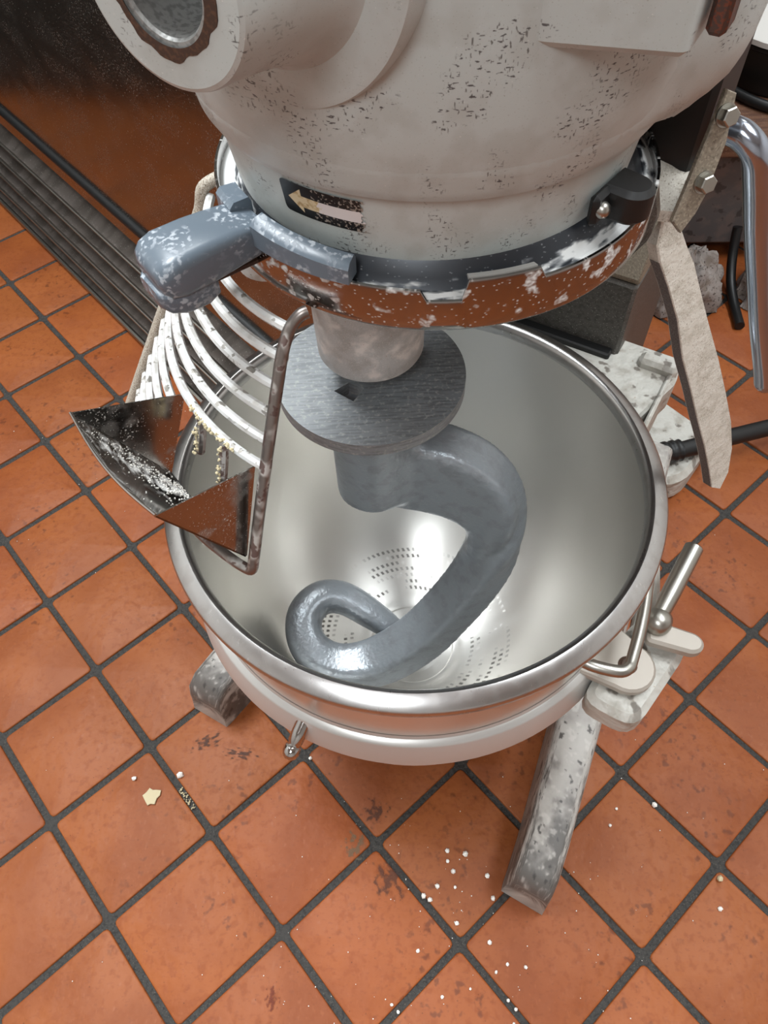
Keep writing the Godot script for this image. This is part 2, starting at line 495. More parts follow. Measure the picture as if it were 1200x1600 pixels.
	for k in tints.size():
		var m := dressed(tt, 0.9, true)
		m.albedo_color = tints[k]
		if nm == null:
			bumpy(m, 148, 0.035, 2.2, 1024)
			nm = m.normal_texture
		m.normal_enabled = true
		m.normal_texture = nm
		m.normal_scale = 0.38
		m.metallic_specular = 0.42
		mats["tile%d" % k] = m
	# the ring: its trough is dusted with flour towards the outside, its wall speckled with it
	mats.casegrey = dressed(layered(Color(0.36, 0.335, 0.33), 0.0, 0.5, [[151, 0.01, 0.5, 0.75, Color(0.44, 0.38, 0.36), 0.0, 0.5, 0.7], [152, 0.012, 0.70, 0.78, Color(0.20, 0.17, 0.16), 0.0, 0.6, 0.6]]), 3.0)
	mats.wood = dressed(layered(Color(0.40, 0.28, 0.21), 0.0, 0.45, [[153, 0.02, 0.45, 0.7, Color(0.30, 0.19, 0.14), 0.0, 0.5, 0.8, Vector2(6, 1)], [154, 0.1, 0.78, 0.84, Color(0.85, 0.82, 0.78), 0.0, 0.9, 0.8]]), 3.0)
	mats.cloth = dressed(layered(Color(0.55, 0.52, 0.50), 0.0, 0.9, [[155, 0.012, 0.5, 0.7, Color(0.45, 0.40, 0.36), 0.0, 0.9, 0.7], [156, 0.02, 0.68, 0.76, Color(0.2, 0.16, 0.14), 0.0, 0.9, 0.8]]), 4.0)
	mats.wall = plain(Color(0.80, 0.79, 0.77), 0.85)

# ---------------------------------------------------------------- setting
func camera_and_light() -> void:
	var cam := Camera3D.new()
	cam.name = "camera"
	cam.fov = rad_to_deg(2.0 * atan(800.0 / 1193.46))
	cam.near = 0.02
	cam.far = 30.0
	var right := Vector3(0.998898761, -0.0265686611, 0.038670026)
	var down := Vector3(-0.046917637, -0.565659406, 0.823303208)
	var fwd := Vector3(0.0, -0.824210861, -0.566283018)
	right = -fwd.cross(down).normalized() * signf(-fwd.cross(down).dot(right))
	cam.transform = Transform3D(Basis(right, -down, -fwd).orthonormalized(), Vector3(0, 1.10288542, 0))
	add_child(cam)
	cam.current = true
	var env := Environment.new()
	env.background_mode = Environment.BG_COLOR
	env.background_color = Color(0.02, 0.02, 0.02)
	env.tonemap_mode = Environment.TONE_MAPPER_LINEAR
	env.tonemap_exposure = 0.94
	env.sdfgi_enabled = true; env.ssao_enabled = true; env.ssil_enabled = true
	var we := WorldEnvironment.new()
	we.name = "world_environment"
	we.environment = env
	add_child(we)
	# four fluorescent ceiling fixtures, two of them over the place where the photographer stands
	for e in LIGHTS:
		ceiling_light(e[0], e[1], e[2])

const LIGHTS := [[Vector3(-0.95, 2.68, -0.95), 8.5, "above the refrigerator on the left"], [Vector3(1.05, 2.68, -0.45), 5.0, "above the aisle right of the mixer"], [Vector3(-0.60, 2.68, 1.40), 4.4, "behind the place where the mixer is looked at"], [Vector3(1.0, 2.68, -2.2), 2.5, "near the back wall on the right"]]

func ceiling_light(at: Vector3, energy: float, where: String) -> void:
	var t := thing("ceiling_light", "long fluorescent ceiling fixture " + where, "light", at, "fluorescent ceiling fixtures")
	var fr := MB.new()
	for s in [-1, 1]:
		rbox(fr, Transform3D(Basis.IDENTITY, at + Vector3(0.31 * s, 0, 0)), Vector3(0.03, 0.05, 1.24), 0.004)
		rbox(fr, Transform3D(Basis.IDENTITY, at + Vector3(0, 0, 0.605 * s)), Vector3(0.6, 0.05, 0.03), 0.004)
	put("frame", fr, mats.wall, t)
	var g := plain(Color(0.95, 0.95, 0.93), 0.5)
	g.emission_enabled = true; g.emission = Color(0.97, 0.985, 1.0); g.emission_energy_multiplier = energy * 0.30
	var d := MB.new()
	rbox(d, Transform3D(Basis.IDENTITY, at), Vector3(0.59, 0.02, 1.18), 0.004)
	put("diffuser", d, g, t)
	var l := AreaLight3D.new()
	l.name = "lamp"
	l.area_size = Vector2(0.58, 1.17)
	l.light_energy = energy
	l.light_color = Color(0.96, 0.985, 1.0)
	l.shadow_enabled = true
	l.area_range = 12.0
	l.position = Vector3(0, -0.03, 0)
	l.rotation_degrees = Vector3(-90, 0, 0)
	t.add_child(l)

func room() -> void:
	var e := [["wall_left", Vector3(-2.35, 1.35, 0), Vector3(0.1, 2.9, 6.4)], ["wall_right", Vector3(2.35, 1.35, 0), Vector3(0.1, 2.9, 6.4)], ["wall_back", Vector3(0, 1.35, -3.1), Vector3(4.8, 2.9, 0.1)], ["wall_front", Vector3(0, 1.35, 3.1), Vector3(4.8, 2.9, 0.1)], ["ceiling", Vector3(0, 2.78, 0), Vector3(4.8, 0.1, 6.4)]]
	for w in e:
		var mb := MB.new()
		rbox(mb, Transform3D(Basis.IDENTITY, w[1]), w[2], 0.002)
		struct(w[0], mb, mats.wall)
	var fl := MB.new()
	rbox(fl, Transform3D(Basis.IDENTITY, Vector3(0, -0.054, 0)), Vector3(4.8, 0.1, 6.4), 0.001)
	var floor_node := struct("floor", fl, mats.grout)
	# square quarry tiles, each one a piece of its own as far as the picture shows them
	var A := Vector3(0.6326, 0, 0.7745); var B := Vector3(0.7745, 0, -0.6326)
	var O := Vector3(-0.2563, 0, -0.2391)
	var meshes := []
	for k in 4:
		var mb := MB.new()
		var s := 0.1500 + 0.0006 * k
		var prof := [[0.5, -0.009], [0.5, -0.0022], [0.494, -0.0007], [0.480, 0.0]]
		var rings := []
		for p in prof:
			var ring := []
			var hw: float = s * p[0]
			var r := 0.006
			for c in [[1, 1], [-1, 1], [-1, -1], [1, -1]]:
				var cc := Vector2(c[0], c[1]) * (hw - r)
				for a in 3:
					var an := atan2(c[1], c[0]) + (a - 1) * PI / 4
					ring.append(Vector3(cc.x + cos(an) * r, p[1], cc.y + sin(an) * r))
			rings.append(ring)
		loft(mb, rings)
		meshes.append(mb.mesh(40))
	var turn := Basis(A, Vector3.UP, A.cross(Vector3.UP).normalized()).orthonormalized()
	var rest := MB.new()
	var cells := []
	for i in range(-24, 26):
		for j in range(-24, 26):
			var p := O + (A * (i + 0.5) + B * (j + 0.5)) * 0.16
			if absf(p.x) > 2.25 or absf(p.z) > 3.0: continue
			# inside a wide wedge in front of the camera, within the nearer part of the room
			var seen := p.z < 0.30 and p.z > -2.9 and absf(p.x) < 0.75 + 0.40 * (0.30 - p.z)
			cells.append([p.distance_to(Vector3(0, 1.1, 0)) if seen else 99.0, p])
	cells.sort_custom(func(a, b): return a[0] < b[0])
	for k in cells.size():
		var p: Vector3 = cells[k][1]
		var dy := rng.randf_range(-0.0006, 0.0004)
		var xf := Transform3D(turn * Basis(Vector3.UP, rng.randf_range(-0.006, 0.006) + rng.randi_range(0, 3) * PI / 2) * Basis(Vector3.RIGHT, rng.randf_range(-0.003, 0.003)), p + Vector3(0, dy - 0.0006, 0))
		if k < 300 and cells[k][0] < 90:
			var o := MeshInstance3D.new()
			o.mesh = meshes[rng.randi_range(0, 3)]
			o.material_override = mats["tile%d" % rng.randi_range(0, 4)]
			o.transform = xf
			o.name = "tile" if k == 0 else "tile_%03d" % k
			floor_node.add_child(o, true)
		else:
			rbox(rest, xf * Transform3D(Basis.IDENTITY, Vector3(0, -0.0045, 0)), Vector3(0.151, 0.009, 0.151), 0.002)
	var far := put("far_tiles", rest, mats.tile0, floor_node)
	far.set_meta("kind", "stuff")

func appliance() -> void:
	# low stainless cabinet at the left: polished front, black seal, stacked louvres under it
	var a := Vector3(-0.861, 0, -1.677); var d := Vector3(0.6259, 0, 0.7799); var n := Vector3(-0.7799, 0, 0.6259)
	var t := thing("refrigerator", "stainless steel refrigerator front with black door seal and louvred base", "refrigerator", a + d * 0.4)
	# the front faces along n; local x = d, y = up, z = n
	var fx := func(x: float, y: float, z: float) -> Transform3D: return Transform3D(Basis(d, Vector3.UP, -n) if d.cross(Vector3.UP).dot(-n) > 0 else Basis(d, Vector3.UP, n), a + d * x + Vector3.UP * y + n * z)
	var L := 2.2; var mid := 0.17
	var body := MB.new()
	rbox(body, fx.call(mid, 0.98, -0.30), Vector3(L, 1.86, 0.52), 0.01)
	put("body", body, mats.tread, t)
	var door := MB.new()
	rbox(door, fx.call(mid, 1.14, -0.022), Vector3(L - 0.01, 1.53, 0.04), 0.006)
	put("door", door, mats.door, t)
	var seal := MB.new()
	tube(seal, [a + d * (mid - L / 2) + Vector3.UP * 0.372 - n * 0.002, a + d * (mid + L / 2) + Vector3.UP * 0.372 - n * 0.002], 0.0095, 10)
	put("door_seal", seal, mats.rubber, t)
	var low := MB.new()
	rbox(low, fx.call(mid, 0.337, -0.018), Vector3(L - 0.02, 0.05, 0.02), 0.003)
	put("lower_trim", low, mats.door, t)
	# louvres: slanting blades, each with a bright lower lip
	var ys := [0.285, 0.222, 0.158, 0.094, 0.036]
	for k in ys.size():
		var s := MB.new()
		var prof := [Vector3(0, 0.024, -0.048), Vector3(0, 0.021, -0.042), Vector3(0, -0.018, -0.003), Vector3(0, -0.0205, 0.0015), Vector3(0, -0.025, 0.003), Vector3(0, -0.029, 0.001), Vector3(0, -0.029, -0.004), Vector3(0, -0.024, -0.008), Vector3(0, 0.017, -0.048)]
		var rings := []
		for x in [mid - L / 2 + 0.01, mid + L / 2 - 0.01]:
			var ring := []
			for p in prof: ring.append(a + d * x + Vector3.UP * (ys[k] + p.y) + n * (p.z - 0.004))
			rings.append(ring)
		loft(s, rings)
		var so := put("louver_slat", s, mats.tread, t, 30)
		var lp := MB.new()
		tube(lp, [a + d * (mid - L / 2 + 0.01) + Vector3.UP * (ys[k] - 0.0225) + n * 0.0015, a + d * (mid + L / 2 - 0.01) + Vector3.UP * (ys[k] - 0.0225) + n * 0.0015], 0.0026 if k < 4 else 0.006, 8)
		put("lip", lp, mats.bolt, so)
	# a dark prep cabinet further along the left side of the aisle, seen only as a reflection in the door
	var c := thing("prep_cabinet", "dark prep cabinet with steel worktop beside the refrigerator", "cabinet", Vector3(-1.84, 0, -1.62))
	var cb := MB.new()
	rbox(cb, Transform3D(Basis(Vector3.UP, 0.0), Vector3(-1.84, 0.46, -1.62)), Vector3(0.86, 0.90, 1.28), 0.01)
	put("body", cb, mats.column, c)
	var ct := MB.new()
	rbox(ct, Transform3D(Basis.IDENTITY, Vector3(-1.84, 0.93, -1.62)), Vector3(0.88, 0.04, 1.30), 0.008)
	put("worktop", ct, mats.band, c)

func _ready() -> void:
	rng.seed = 7
	make_materials()
	camera_and_light()
	room()
	appliance()
	bowl()
	mixer()
	hook()
	chute()
	background()
	crumbs()

# ---------------------------------------------------------------- the bowl
func bowl() -> void:
	var t := thing("mixing_bowl", "large stainless steel mixing bowl under the mixer head", "bowl", Vector3(BC.x, 0.08, BC.z))
	var xf := Transform3D(Basis.IDENTITY, BC)
	var inn := [Vector2(0.0, 0.0845), Vector2(0.012, 0.0850), Vector2(0.024, 0.0860), Vector2(0.050, 0.0868), Vector2(0.056, 0.0885), Vector2(0.059, 0.0915), Vector2(0.063, 0.0922)]
	for k in 26:
		var h := 0.094 + (0.33 - 0.094) * pow(float(k + 1) / 26.0, 1.5)
		inn.append(Vector2(0.2255 * sqrt(maxf(0.0, 1.0 - pow((0.33 - h) / 0.2455, 2))), h))
	for k in 5: inn.append(Vector2(0.2255 + 0.0004 * k, 0.35 + 0.033 * k))
	var mb := MB.new()
	var prof := inn.duplicate()
	prof.append_array([Vector2(0.2275, 0.494)])
	var out := [Vector2(0.2325, 0.478), Vector2(0.2320, 0.40), Vector2(0.2310, 0.34)]
	for k in 16:
		var h := 0.33 - (0.33 - 0.079) * (k + 1) / 16.0
		out.append(Vector2(maxf(0.0, 0.2310 * sqrt(maxf(0.0, 1.0 - pow((0.33 - h) / 0.2511, 2)))), h))
	prof.append_array(out)
	lathe(mb, prof, 128, xf)
	put("body", mb, mats.bowl, t, 30)
	var rim := MB.new()
	lathe(rim, [Vector2(0.2272, 0.488), Vector2(0.2274, 0.495), Vector2(0.2288, 0.4995), Vector2(0.2312, 0.5022), Vector2(0.2338, 0.5030), Vector2(0.2362, 0.5022), Vector2(0.2466, 0.4965), Vector2(0.2482, 0.4945), Vector2(0.2486, 0.4915), Vector2(0.2478, 0.4855), Vector2(0.2462, 0.4825), Vector2(0.2420, 0.4810), Vector2(0.2322, 0.4800), Vector2(0.2290, 0.484), Vector2(0.2272, 0.488)], 160, xf)
	put("rim", rim, mats.rim, t, 32)
	var band := MB.new()
	lathe(band, [Vector2(0.2312, 0.350), Vector2(0.2462, 0.3495), Vector2(0.2478, 0.3512), Vector2(0.2474, 0.3540), Vector2(0.2410, 0.3815), Vector2(0.2392, 0.3840), Vector2(0.2340, 0.3862), Vector2(0.2322, 0.3900), Vector2(0.2312, 0.350)], 128, xf)
	var bd := put("support_band", band, mats.band, t, 32)
	# drain-like locating stud at the front of the band
	var st := MB.new()
	var s0 := Vector3(-0.0925, 0.368, -0.2495); var s1 := Vector3(-0.1060, 0.352, -0.2260)
	var sd := (s1 - s0).normalized()
	var pts := []; var rad := []
	for e in [[-0.012, 0.0078], [0.0, 0.0078], [0.011, 0.0075], [0.0125, 0.0062], [0.0145, 0.0062], [0.016, 0.0082], [0.022, 0.0086], [0.0265, 0.0070], [0.0285, 0.0045]]:
		pts.append(s0 + sd * e[0]); rad.append(e[1])
	tube(st, pts, 0.01, 18, false, rad)
	put("locating_stud", st, mats.polish, bd, 50)
	# grab handle bent from rod under the rim on the right
	var hd := MB.new()
	var hp := [Vector3(0.167, 0.452, -0.278), Vector3(0.182, 0.453, -0.268), Vector3(0.203, 0.452, -0.262), Vector3(0.213, 0.451, -0.265), Vector3(0.219, 0.450, -0.274), Vector3(0.238, 0.450, -0.315), Vector3(0.257, 0.450, -0.368), Vector3(0.261, 0.450, -0.384), Vector3(0.2605, 0.450, -0.392), Vector3(0.256, 0.450, -0.397)]
	tube(hd, smooth_path(hp, 5), 0.0058, 12)
	put("handle", hd, mats.bolt, t)
	# ear of the band that sits on the yoke
	ear(t, 1.0)
	ear(t, -1.0)

func ear(t: Node3D, side: float) -> void:
	var pin := Vector3(0.233, 0.39, -0.293)
	var dirv := Vector3(pin.x - BC.x, 0, pin.z - BC.z).normalized()
	var c := Vector3(pin.x, 0, pin.z)
	if side < 0:
		dirv = -dirv
		c = Vector3(BC.x, 0, BC.z) + dirv * 0.264
	var w := dirv.cross(Vector3.UP)
	var poly := []
	for k in 13:
		var a := -PI / 2 + PI * k / 12
		poly.append(Vector2(cos(a) * 0.027 + 0.001, sin(a) * 0.027))
	poly.append(Vector2(-0.036, 0.034)); poly.append(Vector2(-0.036, -0.034))
	var mb := MB.new()
	prism(mb, Transform3D(Basis(dirv, w, dirv.cross(w)), c + Vector3(0, 0.378 if dirv.cross(w).y > 0 else 0.390, 0)), PackedVector2Array(poly), 0.012, 0.0025)
	var e := put("ear", mb, mats.ear, t)
	var p := MB.new()
	lathe(p, [Vector2(0.0, 0.393), Vector2(0.006, 0.3925), Vector2(0.0075, 0.391), Vector2(0.0095, 0.3903), Vector2(0.0095, 0.388), Vector2(0, 0.388)], 20, Transform3D(Basis.IDENTITY, c))
	put("pin_hole", p, mats.chip, e)

# ---------------------------------------------------------------- the mixer
func mixer() -> void:
	var t := thing("planetary_mixer", "worn beige-grey floor-standing planetary dough mixer with direction arrow on its head", "mixer", mp(-0.4, 0.02, 0))
	var xa := Transform3D(Basis.IDENTITY, AX)
	base_and_legs(t)
	column(t)
	head(t)
	ring(t)
	guard(t)
	yoke(t)
	side_gear(t)
	# shaft housing above the hook
	var sh := MB.new()
	lathe(sh, [Vector2(0.0, 0.655), Vector2(0.036, 0.655), Vector2(0.0425, 0.6565), Vector2(0.0440, 0.6595), Vector2(0.0448, 0.69), Vector2(0.0452, 0.712), Vector2(0.0462, 0.7145), Vector2(0.0465, 0.74), Vector2(0.047, 0.82), Vector2(0.0, 0.82)], 64, Transform3D(Basis.IDENTITY, Vector3(-0.0045, 0, -0.476)))
	put("shaft_housing", sh, mats.housing, t)
	var pl := MB.new()
	lathe(pl, [Vector2(0.0, 0.815), Vector2(0.118, 0.815), Vector2(0.12, 0.82), Vector2(0.12, 0.85), Vector2(0.0, 0.85)], 64, xa)
	put("planetary_plate", pl, mats.dark, t)

func base_and_legs(t: Node3D) -> void:
	var b := MB.new()
	var poly := round_poly([Vector2(-0.20, -0.665), Vector2(0.13, -0.665), Vector2(0.262, -0.615), Vector2(0.245, -0.49), Vector2(0.10, -0.40), Vector2(-0.17, -0.40), Vector2(-0.22, -0.55)], 0.035)
	prism(b, Transform3D(Basis(SV, FV, SV.cross(FV)), mp(0, 0.0, 0.0 if SV.cross(FV).y > 0 else 0.062)), poly, 0.062, 0.010)
	put("base", b, mats.whitepaint, t)
	var leg_mat := worn_leg()
	# legs: tapering cast beams, tips rounded over; [f, centre s, half width, top height]
	for e in [[[0.214, 0.270, 0.0285, 0.070], [0.206, 0.2695, 0.0300, 0.088], [0.190, 0.2685, 0.0305, 0.096], [0.150, 0.2640, 0.0310, 0.100], [0.0, 0.243, 0.0330, 0.106], [-0.25, 0.208, 0.037, 0.112], [-0.50, 0.172, 0.040, 0.115]],
			[[0.214, -0.232, 0.0300, 0.060], [0.208, -0.232, 0.0318, 0.078], [0.192, -0.230, 0.0322, 0.092], [0.150, -0.224, 0.0325, 0.099], [0.0, -0.203, 0.034, 0.106], [-0.25, -0.168, 0.037, 0.112], [-0.46, -0.138, 0.040, 0.115]]]:
		var lg := MB.new()
		var rings := []
		for k in e.size():
			var p: Array = e[k]
			var w: float = p[2]; var h: float = p[3]
			var ring := []
			var cs := [Vector2(-w, 0.0), Vector2(w, 0.0), Vector2(w - 0.002, h * 0.55), Vector2(w - 0.004, h - 0.010), Vector2(w - 0.007, h - 0.003), Vector2(w - 0.013, h), Vector2(-w + 0.013, h), Vector2(-w + 0.007, h - 0.003), Vector2(-w + 0.004, h - 0.010), Vector2(-w + 0.002, h * 0.55)]
			for c in cs: ring.append(mp(p[0] + (0.0 if k > 2 else (0.004 if c.y < 0.01 else 0.0)), p[1] + c.x, c.y))
			rings.append(ring)
		loft(lg, rings)
		for i in lg.U.size(): lg.U[i] = Vector2(lg.U[i].x, minf(0.999, (lg.P[i] - mp(0.215, 0, 0)).dot(-FV) / 0.72))
		put("leg", lg, leg_mat, t, 50)

func worn_leg() -> StandardMaterial3D:
	# cast leg: chipped pale paint, scuffed down to dark metal towards the tip; v runs back from the tip
	var a := FastNoiseLite.new(); a.seed = 61; a.frequency = 0.020; a.fractal_octaves = 5
	var b := FastNoiseLite.new(); b.seed = 62; b.frequency = 0.06; b.fractal_octaves = 3
	var n := 512
	var im := Image.create(256, n, false, Image.FORMAT_RGB8)
	for y in n:
		for x in 256:
			var v := float(y) / n
			var c := Color(0.68, 0.665, 0.64)
			var na := a.get_noise_2d(absf(x - 128) * 1.4, y * 1.2); var nb := b.get_noise_2d(absf(x - 128) * 1.4, y * 1.2)
			c = c.lerp(Color(0.56, 0.54, 0.52), clampf(0.4 + na * 1.2, 0, 1))
			c = c.lerp(Color(0.33, 0.315, 0.30), clampf((0.20 - v) * 5.0 + na * 1.6 - 0.1, 0.0, 0.85))
			if nb > 0.25: c = c.lerp(Color(0.76, 0.745, 0.72), clampf((nb - 0.25) * 3.0, 0, 0.55))
			if nb < -0.42: c = c.lerp(Color(0.22, 0.21, 0.20), clampf((-0.42 - nb) * 8.0, 0, 0.8))
			im.set_pixel(x, y, c)
	var m := plain(Color.WHITE, 0.5)
	m.albedo_texture = ImageTexture.create_from_image(im)
	return m

func column(t: Node3D) -> void:
	var c := MB.new()
	rbox(c, mx(-0.515, -0.005, 0.50), Vector3(0.190, 0.90, 0.30), 0.012)
	put("column", c, mats.column, t)
	# slideway in front of the column with a pale sloping top
	var s := MB.new()
	rbox(s, mx(-0.375, 0.005, 0.445), Vector3(0.185, 0.125, 0.05), 0.004)
	put("slideway", s, mats.column, t)
	var gp := MB.new()
	rbox(gp, mx(-0.362, -0.02, 0.4025), Vector3(0.22, 0.012, 0.05), 0.002)
	put("slide_gap", gp, mats.black, t)
	var w := MB.new()
	var pr := PackedVector2Array([Vector2(-0.355, 0.508), Vector2(-0.352, 0.516), Vector2(-0.40, 0.590), Vector2(-0.42, 0.590), Vector2(-0.42, 0.508)])
	# local x = front, y = up, extruded along the side
	var bz := FV.cross(Vector3.UP)
	var o := mp(0, -0.0875, 0) if bz.dot(SV) > 0 else mp(0, 0.0975, 0)
	prism(w, Transform3D(Basis(FV, Vector3.UP, bz), o), pr, 0.185, 0.002)
	put("slide_cover", w, mats.plate, t)

func smin(a: float, b: float, k: float) -> float:
	var h := maxf(k - absf(a - b), 0.0) / k
	return minf(a, b) - h * h * k * 0.25

func sd_box(p: Vector3, c: Vector3, h: Vector3, r: float) -> float:
	var q := (p - c).abs() - (h - Vector3.ONE * r)
	return Vector3(maxf(q.x, 0), maxf(q.y, 0), maxf(q.z, 0)).length() + minf(maxf(q.x, maxf(q.y, q.z)), 0.0) - r

func bulge_r(h: float) -> float:
	if h < 0.895: return lerpf(0.1335, 0.1395, clampf((h - 0.884) / 0.011, 0, 1))
	return lerpf(0.1395, 0.1435, smoothstep(0.895, 0.93, h))

func head_field(p: Vector3) -> float:
	# p: x = side, y = height, z = front, about the planetary axis
	var r := Vector2(p.x, p.z).length() - bulge_r(p.y) + 0.0012
	var lat := maxf(r, maxf(0.888 - p.y, p.y - 1.36))
	var rear := sd_box(p, Vector3(0.009, 1.135, -0.34), Vector3(0.150, 0.252, 0.33), 0.035)
	return smin(lat, rear, 0.05)

func head(t: Node3D) -> void:
	var xa := Transform3D(Basis.IDENTITY, AX)
	var h := MB.new()
	nets(h, head_field, Vector3(-0.19, 0.86, -0.70), Vector3(0.20, 1.42, 0.20), 0.0062)
	for i in h.P.size():
		var q := h.P[i]
		h.P[i] = mp(q.z, q.x, q.y)
	var hd := put("head", h, mats.paint, t, 60)
	var bs := MB.new()
	var zc := SV.cross(FV)
	prism(bs, Transform3D(Basis(SV, FV, zc), mp(0, 0, 0.954 if zc.y > 0 else 1.374)), round_poly([Vector2(0.1000, 0.1035), Vector2(0.155, 0.0870), Vector2(0.155, -0.085), Vector2(0.02, -0.085), Vector2(0.02, 0.10)], 0.004, 3), 0.42, 0.003)
	put("gear_cover", bs, mats.paint, t)
	var dr := MB.new()
	var prof := [Vector2(0.0, 0.83), Vector2(0.119, 0.83), Vector2(0.1225, 0.845), Vector2(0.1248, 0.860), Vector2(0.1268, 0.872), Vector2(0.1276, 0.8790), Vector2(0.1290, 0.8815), Vector2(0.1326, 0.8826), Vector2(0.1340, 0.8850)]
	for k in 14:
		var y := 0.889 + 0.033 * k
		prof.append(Vector2(bulge_r(y), y))
	prof.append(Vector2(0.0, 1.32))
	lathe(dr, prof, 128, xa)
	put("gear_drum", dr, mats.paint, t, 28)
	# attachment hub on the front: flange, flared tube, bored face
	var hc := Vector3(-0.0666, 0.993, -0.298) + FV * 0.003
	var hb := Transform3D(Basis(Vector3.UP.cross(FV), FV, Vector3.UP.cross(FV).cross(FV)), hc)
	var u := MB.new()
	lathe(u, [Vector2(0.0205, -0.001), Vector2(0.0213, 0.0), Vector2(0.0335, 0.0), Vector2(0.0352, -0.001), Vector2(0.0360, -0.003), Vector2(0.0372, -0.012), Vector2(0.0405, -0.030), Vector2(0.0440, -0.044), Vector2(0.0475, -0.0530), Vector2(0.0505, -0.0560), Vector2(0.0640, -0.0565), Vector2(0.0670, -0.0575), Vector2(0.0680, -0.0600), Vector2(0.0683, -0.110), Vector2(0.0, -0.110)], 96, hb)
	var hubo := put("attachment_hub", u, mats.paint, t, 30)
	var bo := MB.new()
	lathe(bo, [Vector2(0.0203, -0.006), Vector2(0.0206, -0.0002), Vector2(0.0212, 0.0003), Vector2(0.0208, -0.0006), Vector2(0.0180, -0.0008), Vector2(0.0172, -0.0020), Vector2(0.0168, -0.030), Vector2(0.0, -0.031), Vector2(0.0, -0.04), Vector2(0.0203, -0.04), Vector2(0.0203, -0.006)], 64, hb)
	put("bore_sleeve", bo, mats.bore, hubo, 30)
	# paint broken away round the bore, showing brown metal: an uneven ring just proud of the face
	var ch := MB.new()
	var base := 0
	for k in 73:
		var a := TAU * k / 72
		var r2 := 0.0238 + 0.0010 * sin(a * 4.0 + 1.0) + 0.0006 * sin(a * 9.0) + 0.0004 * sin(a * 17.0 + 2.0)
		for e in [[0.0195, 0.0004], [r2 - 0.0003, 0.0004], [r2, -0.001]]:
			ch.v(hb * Vector3(cos(a) * e[0], e[1], sin(a) * e[0]))
	for k in 72:
		for j in 2:
			base = k * 3 + j
			ch.q(base, base + 3, base + 4, base + 1)
	put("worn_edge", ch, mats.chip, hubo, 60, 1)
	arrow_label(hd)
	# black plastic sensor clip with a screw at the right of the drum
	var cl := MB.new()
	var dirv := Vector3(cos(deg_to_rad(42)), 0, sin(deg_to_rad(42)))
	var side := Vector3.UP.cross(dirv)
	var cc := Vector3(AX.x, 0.852, AX.z) + dirv * 0.1265
	var cb := Basis(side, Vector3.UP, dirv)
	var outl := []
	for k in 15:
		var a := PI * k / 14
		outl.append(Vector2(cos(a) * 0.0115, 0.012 + sin(a) * 0.0115))
	outl.append(Vector2(-0.0115, -0.002)); outl.append(Vector2(0.0115, -0.002))
	# outline lies in the horizontal plane: x along the drum, y outwards
	prism(cl, Transform3D(Basis(side, dirv, side.cross(dirv)), cc + Vector3(0, 0.010 if side.cross(dirv).y < 0 else -0.010, 0)), PackedVector2Array(outl), 0.020, 0.003)
	rbox(cl, Transform3D(cb, cc + dirv * 0.001 - side * (0.010 if side.dot(SV) > 0 else -0.010)), Vector3(0.028, 0.019, 0.006), 0.0028)
	var clip := put("sensor_clip", cl, mats.black, t)
	var sc := MB.new()
	lathe(sc, [Vector2(0.0, 0.0042), Vector2(0.002, 0.004), Vector2(0.0038, 0.0028), Vector2(0.0046, 0.0010), Vector2(0.0046, -0.002), Vector2(0.0, -0.002)], 20, Transform3D(Basis(side, dirv, side.cross(dirv)), cc + dirv * 0.0042 - side * (0.0175 if side.dot(SV) > 0 else -0.0175)))
	put("screw", sc, mats.bolt, clip)
	# rusty bracket beside the gear-change boss
	var br := MB.new()
	rbox(br, mx(0.070, 0.161, 1.03), Vector3(0.008, 0.14, 0.016), 0.002)
	rbox(br, mx(0.050, 0.166, 1.04), Vector3(0.010, 0.14, 0.030), 0.002)
	put("bracket", br, mats.rust, t)

